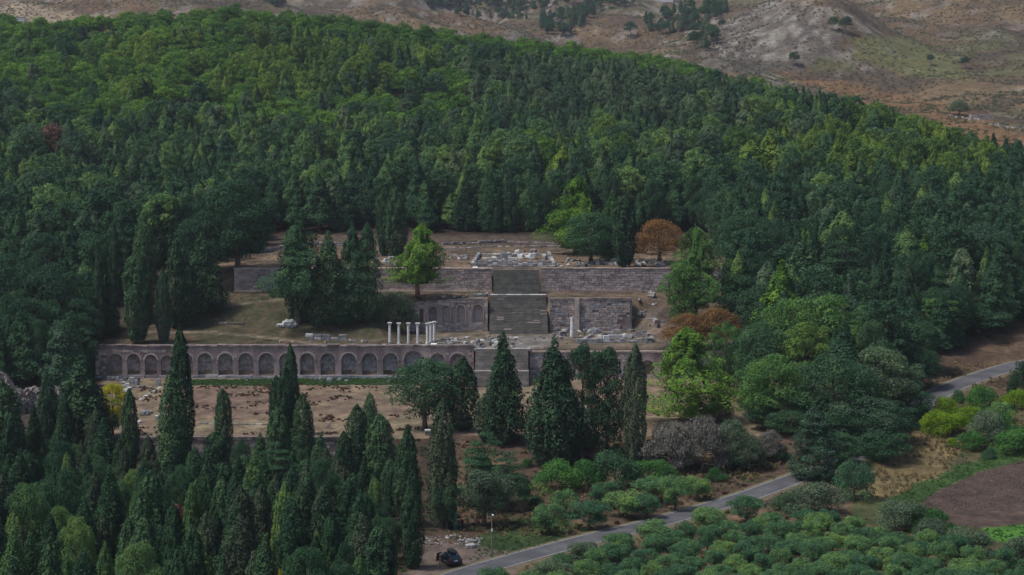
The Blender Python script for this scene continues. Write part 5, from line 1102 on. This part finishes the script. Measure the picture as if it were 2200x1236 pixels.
# shrubs and bare bushes above the road
for px, top, w_, b, kd, mt, lb in [(1440, 905, 116, 1010, 'twig', 'grey_twig', 'grey leafless shrub mass below the bright pine'), (1510, 893, 120, 1012, 'twig', 'grey_twig', 'grey shrub with a yellowish top below the bright pine'), (1570, 900, 96, 1005, 'twig', 'olive_grey', 'grey green shrub right of the leafless ones'), (1610, 930, 66, 1010, 'twig', 'olive_grey', 'leaning grey green shrub beside the shaded bank'), (1652, 922, 60, 985, 'twig', 'grey_twig', 'small silvery shrub near the shaded bank'),
      (1545, 845, 60, 905, 'twig', 'grey_twig', 'bare branched shrub at the foot of the bright pine'), (1200, 985, 110, 1058, 'bush', 'bush', 'dark green bush left above the olive trees'), (1262, 985, 80, 1050, 'bush', 'bush', 'mid green bush between the darker ones'), (1322, 965, 110, 1050, 'bush', 'cedar', 'tall blue green bush above the olive trees'), (1400, 985, 110, 1040, 'bush', 'bush', 'fresh green bush beside the grey shrubs'), (1540, 1003, 50, 1035, 'bush', 'bush', 'small dark bush above the road'),
      (1835, 985, 90, 1075, 'bush', 'olive', 'yellowish round bush below the road bend'), (1750, 1035, 130, 1105, 'bush', 'olive_grey', 'long blue grey bush below the road'), (1690, 1055, 70, 1100, 'bush', 'cypress', 'dark bush at the lower road edge'), (1935, 1070, 110, 1140, 'bush', 'olive_grey', 'large grey topped bush at the corner of the ploughed field'), (1990, 1085, 100, 1140, 'bush', 'bush', 'dark green bush at the corner of the ploughed field'), (2000, 1110, 80, 1180, 'bush', 'olive_grey', 'blue grey bush left of the bright green crop'),
      (2080, 1130, 110, 1190, 'bush', 'olive_grey', 'wide grey green bush beside the bright green crop'), (2185, 1150, 90, 1230, 'bush', 'olive_grey', 'grey green bush at the right edge near the bottom'), (2035, 1120, 60, 1175, 'bush', 'bush', 'green bush between two grey ones'),
      (2030, 850, 60, 905, 'bush', 'bush_lime', 'yellow green bush at the lower road edge, upper left'), (2015, 880, 76, 935, 'bush', 'bush_lime', 'lime bush nearest the pine clump'), (2055, 885, 60, 930, 'bush', 'bush_lime', 'middle lime bush of the roadside group'), (2085, 872, 60, 912, 'bush', 'bush_lime', 'right lime bush of the roadside group'), (2110, 825, 70, 880, 'bush', 'bush', 'dark bush below the far road'), (2195, 770, 60, 860, 'bush', 'cypress', 'dark bush covering the far road at the right edge'),
      (2180, 835, 60, 880, 'bush', 'bush_lime', 'pale yellow green bush at the right edge'), (2120, 880, 80, 950, 'bush', 'olive_grey', 'blue green bush in the thicket'), (2160, 885, 80, 945, 'bush', 'bush', 'bright green bush in the thicket'), (2090, 925, 70, 965, 'bush', 'bush', 'dark little bush at the lower thicket edge'), (2180, 920, 90, 975, 'bush', 'bush', 'green bush at the right end of the thicket'), (2145, 860, 70, 905, 'bush', 'olive', 'mid green bush at the top of the thicket')]:
    T(kd, px, top, w_, b, lb, mt, None)
T('olive', 1180, 1080, 72, 1150, 'round olive tree nearest the utility pole', None, 0); T('olive', 1212, 1050, 62, 1112, 'small olive tree behind the round one', None, 1); T('olive', 1266, 1074, 86, 1138, 'wide olive tree second from the utility pole', None, 2)
for i, (px, top, w_, b, lb) in enumerate([(1300, 1034, 70, 1090, 'olive tree behind the wide one above the road'), (1345, 1052, 96, 1112, 'broad olive tree in the middle of the upper row'), (1390, 1060, 60, 1115, 'round olive tree on the right of the broad one'), (1400, 1022, 80, 1080, 'tall olive tree in front of the fresh green bush'), (1450, 1020, 76, 1098, 'olive tree with golden grass at its foot'), (1496, 1022, 64, 1075, 'last olive tree of the row above the road')]): T('olive', px, top, w_, b, lb, None, i)
for i, (px, top, w_, Y, kd, mt, lb) in enumerate([(1620, 780, 90, 352, 'pine', 'pine_mid', 'young pine left of the soft green one'), (1700, 880, 110, 330, 'round', 'pine_dark', 'dark low pine behind the cone shaped cypress'), (1755, 820, 150, 342, 'round', 'pine_hill_grey', 'dull pine in the lower middle of the clump'), (1830, 800, 150, 345, 'round', 'pine_mid', 'mid green pine right of the heart of the clump'), (1925, 770, 130, 356, 'pine', 'pine_hill_grey', 'grey pine beside the far road bend'), (1800, 880, 120, 328, 'round', 'cedar', 'low dark evergreen above the lower road'),
      (1865, 890, 130, 328, 'round', 'pine_hill', 'olive green pine above the dry grass'), (1910, 860, 120, 336, 'round', 'pine_dark', 'dark pine nearest the lime bushes'), (1690, 700, 140, 378, 'pine', 'pine_dark', 'dark pine behind the flat topped one'), (1830, 705, 170, 378, 'pine', 'pine_mid', 'full green pine right of the flat topped one'), (1965, 745, 110, 378, 'round', 'pine_dark', 'dark evergreen right behind the road bend'), (1615, 700, 100, 392, 'pine', 'pine_dark', 'dark pine behind the block wall')]):
    T(kd, px, top, w_, ('Y', Y), lb, mt, i)
brn = []
for k in range(46):
    reg = random.choice([((950, 1180), (985, 1130)), ((1130, 1210), (960, 1080)), ((1220, 1400), (950, 1010)), ((1540, 1720), (905, 1015)), ((780, 900), (1100, 1150)), ((1990, 2200), (860, 985)), ((1990, 2200), (880, 985))])
    px, py = random.uniform(*reg[0]), random.uniform(*reg[1]); X, Y, Z = ground_at(px, py)
    if float(road_gap(np.array([X]), np.array([Y]))[0][0]) < 2 or any((X - a) ** 2 + (Y - b) ** 2 < 1.6 ** 2 for a, b, c in placed): continue
    right_ = px > 1900; mt = random.choice(['bush', 'cypress', 'olive_grey', 'pine_dark'] if not right_ else ['bush', 'olive', 'bush_lime', 'olive_grey', 'bush'])
    w2 = random.uniform(1.6, 3.4); lab = '%s %s bush %s' % ('low' if w2 < 2.2 else 'wide' if w2 > 2.9 else 'rounded', {'bush': 'green', 'cypress': 'dark green', 'olive_grey': 'grey green', 'pine_dark': 'dull dark', 'olive': 'yellowish green', 'bush_lime': 'lime'}[mt], 'in the thicket right of the lime bushes' if right_ else 'above the rubble pile' if px < 1000 else 'on the bank below the layered conifers' if px < 1130 else 'on the bank below the lower stair' if px < 1215 else 'under the column cypress' if px < 1450 else 'on the shaded bank above the road')
    plant('bush', X, Y, w2 * random.uniform(.55, .9), w2, lab, 'bushes on the banks', mt)
# --- orchard below the road
rows = 0; orch = []
for i, Y in enumerate(np.arange(214, 300, 4.4)):
    for X in np.arange(-4, 78, 4.2):
        x, y = X + (i % 2) * 2.0 + random.uniform(-.7, .7), Y + random.uniform(-.7, .7); z = hs(x, y); bx, by = pix(x, y, z)
        lim = np.interp(bx, [900, 1150, 1300, 1460, 1600, 1700, 1760, 1900, 1960, 2060, 2130, 2200, 2300], [1300, 1262, 1205, 1168, 1140, 1128, 1135, 1165, 1178, 1205, 1215, 1222, 1222])
        if by < lim or bx > 2290 or by > 1390: continue
        if float(road_gap(np.array([x]), np.array([y]))[0][0]) < 1.6: continue
        if any((x - a) ** 2 + (y - b) ** 2 < 2.2 ** 2 for a, b, c in placed): continue
        orch.append((x, y, bx, by))
for x, y, bx, by in orch:
    fr_ = pix(x, y, 0)[0]
    Wo = random.uniform(3.0, 4.4); col_ = 'left of the bottom middle' if fr_ < 1300 else 'below the round olive trees' if fr_ < 1500 else 'below the cone shaped cypress' if fr_ < 1780 else 'below the dry grass' if fr_ < 1950 else 'below the ploughed field'
    lab = '%s orchard olive tree %s %s' % ('wide' if Wo > 3.95 else 'narrow' if Wo < 3.45 else 'medium', 'in the bottom row' if y < 228 else 'in the second row' if y < 243 else 'in the middle rows' if y < 258 else 'in the rows beside the road', col_)
    lab2 = 'x %s' % ('at the roadside' if by < np.interp(bx, [1150, 1700, 2200], [1285, 1160, 1250]) else 'at the bottom, left of the ploughed field' if fr_ < 1650 else 'below the ploughed field')
    plant('olive', x, y, random.uniform(2.5, 3.7), Wo, lab, 'olive trees of the orchard')
for px, b, lb in ((1185, 1262, 'grey olive tree covering the road edge near the bottom'), (1255, 1225, 'rounded grey olive tree on the lower road edge'), (1330, 1205, 'olive tree on the lower road edge, third from the bottom'), (1410, 1178, 'small olive tree touching the road'), (1520, 1150, 'olive tree with sprouting top at the road edge'), (1605, 1125, 'thin tree standing up against the road')):
    T('olive', px, b - 62, 78, b, lb, 'olive_grey' if px < 1300 else None)

# ------------------------------------------------------------------ the wood
def wooded(px, py, X, Y):
    if Y >= 527: return True
    if X < AX0 - 1 and Y > 374: return True
    if px < 470 and Y > 452 and px < 700: return True
    if px < 560 and Y > 476: return True
    if px > 1560 and py < np.interp(px, [1560, 1600, 1630, 1700, 1900, 1960, 2000, 2100, 2200, 2300], [700, 700, 880, 940, 940, 880, 770, 738, 705, 690]): return True
    if X > Xof(1530, 500, 18) and Y > 490: return True
    return False
wood = []
Y = 352.0
while Y < 880:
    st = 5.0 if Y < 560 else 5.3 if Y < 700 else 6.0
    hw = .275 * Y + 16
    for X in np.arange(-hw, hw, st):
        x, y = X + random.uniform(-.42, .42) * st, Y + random.uniform(-.42, .42) * st
        yc = float(np.interp(x, _cX, _cY))
        if y > yc + 14: continue
        wood.append((x, y, yc))
    Y += st * .95
W_ = np.array(wood); WZ = h(W_[:, 0], W_[:, 1]); wpx, wpy = pix(W_[:, 0], W_[:, 1], WZ)
gapn = fbm(W_[:, 0] / 22, W_[:, 1] / 22, 3); zone = fbm(W_[:, 0] / 60 + 8, W_[:, 1] / 60, 2); zone2 = fbm(W_[:, 0] / 25 + 3, W_[:, 1] / 25, 2)
pl = np.array([p for p in placed]); rg = road_gap(W_[:, 0], W_[:, 1])[0]
cand = []
for i in range(len(W_)):
    x, y, yc = W_[i]
    if not wooded(wpx[i], wpy[i], x, y) or rg[i] < 3: continue
    if y < 560 and np.min((pl[:, 0] - x) ** 2 + (pl[:, 1] - y) ** 2) < (3.4 if x < 60 else 2.2) ** 2: continue
    if gapn[i] < .27 and y > 560: continue
    d = yc - y
    if y < 530 and random.random() < .5: cand.append((x, y, WZ[i], 'hill', random.uniform(9, 17), random.uniform(5.5, 8), wpx[i], wpy[i], 2.0)); continue
    crest = d < 42 + 45 * (zone[i] - .5) or (zone[i] > .4 and wpx[i] < 1000 and d < 210 and random.random() < .8)
    if crest: kd = 'crest'; hh = random.uniform(7, 9.5 if wpx[i] > 1500 else 12); ww = random.uniform(7, 11)
    else: kd = 'hill'; hh = (7 + 8.2 * random.random() ** .8) * (.75 + .5 * zone2[i]) * (1.12 if y < 600 else 1); hh = min(hh, 8 + max(0, d - 10) * .12); ww = hh * random.uniform(.42, .66)
    cand.append((x, y, WZ[i], kd, hh, ww, wpx[i], wpy[i], zone[i]))
# which of them show: paint them far to near on a coarse sheet and count what stays
sheet = np.full((310, 550), -1, int); order = sorted(range(len(cand)), key=lambda i: -cand[i][1])
for i in order:
    x, y, z, kd, hh, ww, bx, by, zn = cand[i]; tx, ty = pix(x, y, z + hh); wp = ww / y * F / 2
    for f0, f1, k in ((.0, .35, .5), (.35, .7, .8), (.7, 1.0, 1.0)):
        r0 = int((ty + (by - ty) * f0) / 4); r1 = int((ty + (by - ty) * f1) / 4); sheet[max(0, r0):max(0, r1), max(0, int((tx - wp * k) / 4)):max(0, int((tx + wp * k) / 4))] = i
for (X, Y, w2) in placed:
    pass
seen = np.bincount(sheet[sheet >= 0], minlength=len(cand))
single = {}
for kd, nm in (('hill', 290), ('crest', 280)):
    ids = [i for i in range(len(cand)) if cand[i][3] == kd and seen[i] > 3]; ids.sort(key=lambda i: -seen[i]); single[kd] = set(ids[:nm])
def tone(bx, by, y):
    """which sort of pine stands here: fresh green stands on the upper left and right, grey green in the middle, dark at the foot"""
    b = math.exp(-((bx - 560) / 420) ** 2 - ((by - 190) / 95) ** 2) + .8 * math.exp(-((bx - 1900) / 330) ** 2 - ((by - 400) / 110) ** 2) + .55 * math.exp(-((bx - 1200) / 260) ** 2 - ((by - 400) / 60) ** 2) + random.uniform(-.3, .3)
    g = math.exp(-((bx - 1300) / 420) ** 2 - ((by - 260) / 90) ** 2) + random.uniform(-.3, .3)
    if y < 556 and random.random() < .62: return 'pine_dark'
    return 'pine_hill_bright' if b > .55 else 'pine_hill_grey' if g > .55 else random.choice(['pine_hill', 'pine_hill', 'pine_hill', 'pine_hill_grey', 'pine_dark'])
mass = {'hill': [], 'crest': []}
def landmark(px):
    for lim, nm in ((90, 'near the left edge'), (200, 'above the rubble ruin'), (330, 'above the yellow tree'), (470, 'above the tallest cypress'), (620, 'above the left wall end'), (790, 'above the dark spire pair'), (950, 'above the light green pine'), (1110, 'above the upper stair'), (1290, 'above the bright pyramid pine'), (1440, 'above the rust coloured tree'), (1580, 'above the ragged bright pine'), (1740, 'above the right hand clump'), (1920, 'above the cone shaped cypress'), (2080, 'above the road bend')):
        if px < lim: return nm
    return 'near the right edge'
def storey(y, d):
    return 'at the wood foot' if y < 545 else 'low on the slope' if y < 600 else 'mid slope' if y < 690 else 'high on the slope' if d > 40 else 'on the crest'
colour = {'pine_dark': 'dark', 'pine_hill': 'mid green', 'pine_hill_bright': 'bright green', 'pine_hill_grey': 'grey green', 'pine_crest': 'fresh green', 'dead_red': 'dying reddish', 'pine_bright': 'yellow green', 'cypress': 'dark'}
pick = {'hill': [], 'crest': []}; HM = ['pine_dark', 'pine_hill', 'pine_hill_bright', 'pine_hill_grey']
for i, (x, y, z, kd, hh, ww, bx, by, zn) in enumerate(cand):
    mt = tone(bx, by, y) if kd == 'hill' else 'pine_crest'
    if i in single[kd]:
        d = float(np.interp(x, _cX, _cY)) - y; k2 = kd
        if kd == 'hill':
            q = random.random()
            if q > .99: mt = 'dead_red'
            elif .97 < q < .98: mt = 'pine_bright'
            if zn > 1.5: k2 = random.choice(['broad', 'round']); mt = random.choice(['cypress', 'pine_dark', 'pine_dark'])
        size = 'tall' if hh > 14.5 else 'small' if hh < 9.5 else 'medium' if hh < 12 else 'large'
        lab = '%s %s %s %s %s' % (size, '' if kd == 'crest' else colour[mt], {'hill': 'pointed pine', 'crest': 'round crowned pine', 'broad': 'drooping conifer', 'round': 'full crowned evergreen'}[k2], storey(y, d), landmark(bx))
        lab = ' '.join(lab.split()); plant(k2, x, y, hh, ww, lab, 'trees of the wood ' + storey(y, d), mt, None, None, k2 != kd, name=None if k2 == kd else 'evergreen_tree')
    else:
        mass[kd].append((x, y, z - .1, hh)); pick[kd].append(random.randrange(9) * 4 + HM.index(mt) if kd == 'hill' else random.randrange(5))
for kd, lb in (('hill', 'dense pine wood covering the hillside'), ('crest', 'round crowned pines massed along the crest')):
    A = np.array(mass[kd]); pr = [whole_of(p, m_) for p in K['hill'] for m_ in HM] if kd == 'hill' else [whole_of(p) for p in K[kd]]
    scatter('pine_wood' if kd == 'hill' else 'crest_wood', A[:, :3], RS.uniform(0, 6.28, len(A)), A[:, 3] / 11.5, pr, lb, 'wood', pick[kd])

# ------------------------------------------------------------------ undergrowth, tufts, scrub, far trees
def cover(name, n, box, test, protos, s0, s1, label, zoff=0.0):
    X = RS.uniform(box[0], box[1], n); Y = RS.uniform(box[2], box[3], n); Z = h(X, Y); px, py = pix(X, Y, Z); k = test(px, py, X, Y) & (px > -60) & (px < 2260) & (py < 1300)
    X, Y, Z = X[k], Y[k], Z[k]; scatter(name, np.stack([X, Y, Z + zoff], 1), RS.uniform(0, 6.28, len(X)), RS.uniform(s0, s1, len(X)), protos, label, 'ground cover')
P_ = lambda px, py, poly: inpoly(px, py, poly)
cover('reddish_tufts', 6000, (-75, 10, YF + 2, YA - 3), lambda px, py, X, Y: (fbm(X / 4, Y / 5, 3) > .53) & ((P_(px, py, [(400, 832), (640, 826), (780, 832), (760, 850), (600, 892), (420, 895)])) | ((fbm(X / 7 + 3, Y / 7, 2) > .6) & (px > 280))), tuft_m, .3, .75, 'dark reddish dead tufts on the dry court')
cover('straw_grass', 30000, (-60, 130, 235, 420), lambda px, py, X, Y: (road_gap(X, Y)[0] > .5) & (fbm(X / 6, Y / 6, 3) > .46) & (((px > 930) & (Y < YF - 3) & (py < np.interp(px, [930, 1290, 1730, 1960], [1180, 1150, 1025, 900])) & (px < 1760)) | P_(px, py, [(1850, 1080), (1890, 950), (1990, 930), (2080, 950), (2040, 1005), (1950, 1060)]) | ((px > 1990) & (py > 780) & (py < 960) & (px > 1990 + (py - 800) * -.5))), straw_m, .35, .8, 'dry straw coloured grass along the road')
cover('green_grass', 26000, (-20, 130, 235, 420), lambda px, py, X, Y: (road_gap(X, Y)[0] > .3) & (P_(px, py, [(1005, 1205), (1040, 1152), (1120, 1112), (1240, 1105), (1200, 1165), (1100, 1200)]) | P_(px, py, [(1890, 1090), (1960, 1045), (2060, 1000), (2210, 955), (2210, 988), (2100, 1016), (2010, 1058), (1975, 1092)]) | P_(px, py, [(2110, 1138), (2210, 1126), (2210, 1172), (2135, 1160)]) | ((py > 860) & (py < 1000) & (px > 2040) & (fbm(X / 5, Y / 5, 2) > .5))), green_m, .3, .6, 'green grass on the verge and field edge')
CLOD = [mesh('clod', *rock(i + 30), plain('clod_%d' % i, (.1, .072, .062), .95)) for i in range(3)]
cover('clods', 26000, (40, 110, 285, 370), lambda px, py, X, Y: P_(px, py, [(1978, 1082), (2020, 1054), (2110, 1015), (2260, 975), (2260, 1118), (2200, 1125), (2100, 1134), (2022, 1121)]), CLOD, .12, .3, 'brown clods of the ploughed field', -.08)
cover('court_grass', 5000, (-85, 10, YA - 12, YA - 1), lambda px, py, X, Y: P_(px, py, [(395, 817), (900, 812), (900, 826), (640, 829), (400, 829)]), green_m, .3, .6, 'green grass strip along the foot of the arcaded wall')
cover('orchard_weeds', 7000, (-10, 90, 205, 300), lambda px, py, X, Y: (road_gap(X, Y)[0] > .5) & (py > np.interp(px, [1000, 1290, 1730, 1900, 2200], [1240, 1180, 1060, 1130, 1180])) & (fbm(X / 3, Y / 3, 2) > .5), green_m + straw_m, .4, .8, 'weeds between the orchard trees')
cover('undergrowth', 5000, (-90, 60, 235, 330), lambda px, py, X, Y: (Y < YF - 1) & (road_gap(X, Y)[0] > 1) & (px < 1700) & ~((px > 880) & (py > 1145)), tuft_m + green_m, .4, 1.0, 'low brown and green undergrowth on the shaded bank')
cover('slope_tufts', 6000, (-85, 45, YA + 2, YW3 + 80), lambda px, py, X, Y: (fbm(X / 5, Y / 5, 2) > .52) & (py > 525) & (py < 741), straw_m[:1] + green_m + tuft_m, .2, .45, 'sparse grass tufts on the upper terraces')
cover('hill_scrub', 60000, (-420, 420, 640, 1700), lambda px, py, X, Y: (Y > np.interp(X, _cX, _cY) + 20) & (fbm(X / 26 + 5, Y / 34, 3) > .4) & (py < 340), scrub_m, .4, 1.2, 'low scrub speckling the hills behind')
far = []
def grove(poly, n, s0=6, s1=11):
    a = np.array(poly); k = 0
    while k < n:
        px, py = random.uniform(a[:, 0].min(), a[:, 0].max()), random.uniform(a[:, 1].min(), a[:, 1].max())
        if inpoly(np.array([px]), np.array([py]), poly)[0]:
            X, Y, Z = ground_at(px, py); far.append((X, Y, Z, random.uniform(s0, s1))); k += 1
grove([(1160, 40), (1240, 36), (1260, 60), (1210, 82), (1165, 75)], 46); grove([(1380, 55), (1470, 18), (1560, 10), (1560, 40), (1480, 72), (1400, 80)], 70); grove([(900, 0), (1080, 2), (1080, 16), (920, 22)], 60)
grove([(1080, 2), (1380, 0), (1380, 22), (1100, 26)], 60); grove([(960, 20), (1130, 16), (1140, 44), (980, 40)], 40, 4, 7); grove([(560, 0), (620, 0), (610, 14), (575, 12)], 14, 8, 12); grove([(1480, 70), (1560, 50), (1540, 110), (1490, 120)], 16); grove([(1200, 30), (1290, 24), (1280, 42), (1210, 50)], 20)
A = np.array(far); scatter('far_groves', A[:, :3], RS.uniform(0, 6.28, len(A)), A[:, 3] / 10.5, [whole_of(p, 'pine_dark') for p in K['crest'][:3]] + [whole_of(K['hill'][0], 'pine_dark'), whole_of(K['hill'][4], 'olive_grey')], 'dark groves in the gullies of the hills behind', 'wood')
for px, b, hh, lb in ((1355, 82, 12, 'lone dark tree on the smooth brown slope behind'), (1075, 38, 10, 'single dark tree right of the pale grove'), (1068, 36, 8, 'small dark tree beside the single one'), (1245, 44, 10, 'dark tree on the knoll behind the crest'), (1815, 72, 10, 'thin tree on the pale rocky spur'), (1790, 66, 8, 'small tree on top of the pale rocky spur'), (2073, 148, 7, 'dark bush in the gully of the right hill'), (2000, 140, 6, 'round bush above the pale track'), (1706, 142, 8, 'bush at the foot of the pale rocky face'), (590, 14, 16, 'tall dark fir on the far hill at the top edge'), (608, 12, 12, 'smaller fir right of the tall one at the top edge')):
    X, Y, Z = ground_at(px, b); plant('hill' if px < 620 else 'crest', X, Y, hh, hh * (.5 if px < 620 else .85), lb, None, 'pine_dark', None, None, False, 'distant_tree' )
X, Y, Z = ground_at(2060, 248); plant('umbrella', X, Y, 6.5, 9.5, 'wide pale olive tree beside the ruined shed on the right slope', None, 'olive_grey')
X, Y, Z = ground_at(2110, 257); t = thing('stone_shed', 'roofless whitewashed stone shed beside the lone olive on the right slope', 'building', (X, Y, Z), R(-4))
for a, b, c_, d, zz in ((-4.6, 4.6, -.3, .3, 1.7), (-4.6, -4.1, .35, 4.6, 1.9), (4.1, 4.6, .35, 4.6, 1.5), (-4.6, 4.6, 4.65, 5.2, 2.0)): g = G(); g.box(a, b, c_, d, -.5, zz, .12); g.build('wall', M['ashlar'], t)
strew(60, [(2030, 246), (2100, 258), (2190, 278), (2160, 276), (2060, 256)], .4, 1.1, 'pale rock in the spill below the roofless shed', 'rocks below the roofless shed', ('marble_grey',), ('rock',))
X, Y, Z = ground_at(1418, 3); t = thing('far_house', 'low white house with a red door at the top edge behind the hills', 'house', (X, Y, Z))
g = G(); g.box(-16, 12, 0, 8, -1, 5); g.build('wall', M['white_paint'], t); g = G(); g.box(-16.4, 12.4, -.4, 8.4, 5.01, 5.4); g.build('roof', M['marble_grey'], t); g = G(); g.box(13, 20, 0, 6, -1, 4); g.build('annex_wall', M['brickruin'], t)
for q in (-11, -5, 1): g = G(); g.box(q, q + 1.6, -.06, -.01, 1.6, 3.2); g.build('window', M['glass'], t)
X, Y, Z = ground_at(41, 56); t = thing('far_house', 'small pale hut showing between the crest pines at the left', 'house', (X, Y, Z)); g = G(); g.box(-4, 4, 0, 5, -1, 6); g.build('wall', M['marble'], t); g = G(); g.box(-4.3, 4.3, -.3, 5.3, 6.01, 6.4); g.build('roof', M['marble_grey'], t)

# labels that several trees still share: tell them apart by their order from the left, nearer ones first
same = {}
for o in bpy.data.objects:
    if o.get('category') and 'label' in o and o.get('group') and o['category'] not in ('stone', 'rock', 'column'): same.setdefault(o['label'], []).append(o)
ordn = ['leftmost', 'second left', 'third left', 'fourth left', 'fifth left', 'sixth left']
for lb, os_ in same.items():
    if len(os_) < 2: continue
    os_.sort(key=lambda o: o.location.y); nrow = min(3, -(-len(os_) // 7)); per = -(-len(os_) // nrow)
    for r_ in range(nrow):
        row = sorted(os_[r_ * per:(r_ + 1) * per], key=lambda o: pix(o.location.x, o.location.y, o.location.z)[0]); pre = '' if nrow == 1 else ('nearer ', 'farther ')[r_] if nrow == 2 else ('near ', 'central ', 'far ')[r_]
        if len(row) > 8: continue
        for k, o in enumerate(row):
            q = pre + ('' if len(row) == 1 else 'rightmost' if k == len(row) - 1 else ordn[k] if k < 6 else 'second right') + ' '; new = (q + lb).replace('  ', ' ').strip()
            if len(new.split()) <= 16: o['label'] = new

# ------------------------------------------------------------------ haze
hz, t, N, L = nodes('haze'); pv = N.new('ShaderNodeVolumePrincipled'); pv.inputs['Density'].default_value = HAZE; pv.inputs['Color'].default_value = (.8, .87, 1, 1); pv.inputs['Anisotropy'].default_value = .2
o = N.new('ShaderNodeOutputMaterial'); L.new(pv.outputs[0], o.inputs['Volume'])
if HAZE: g = G(); zt = float(ZZ.max()) + 40; g.box(-2300, 2300, -160, 4500, float(ZZ.min()) - 2, max(zt, 120)); g.build('haze', hz, kind='stuff')
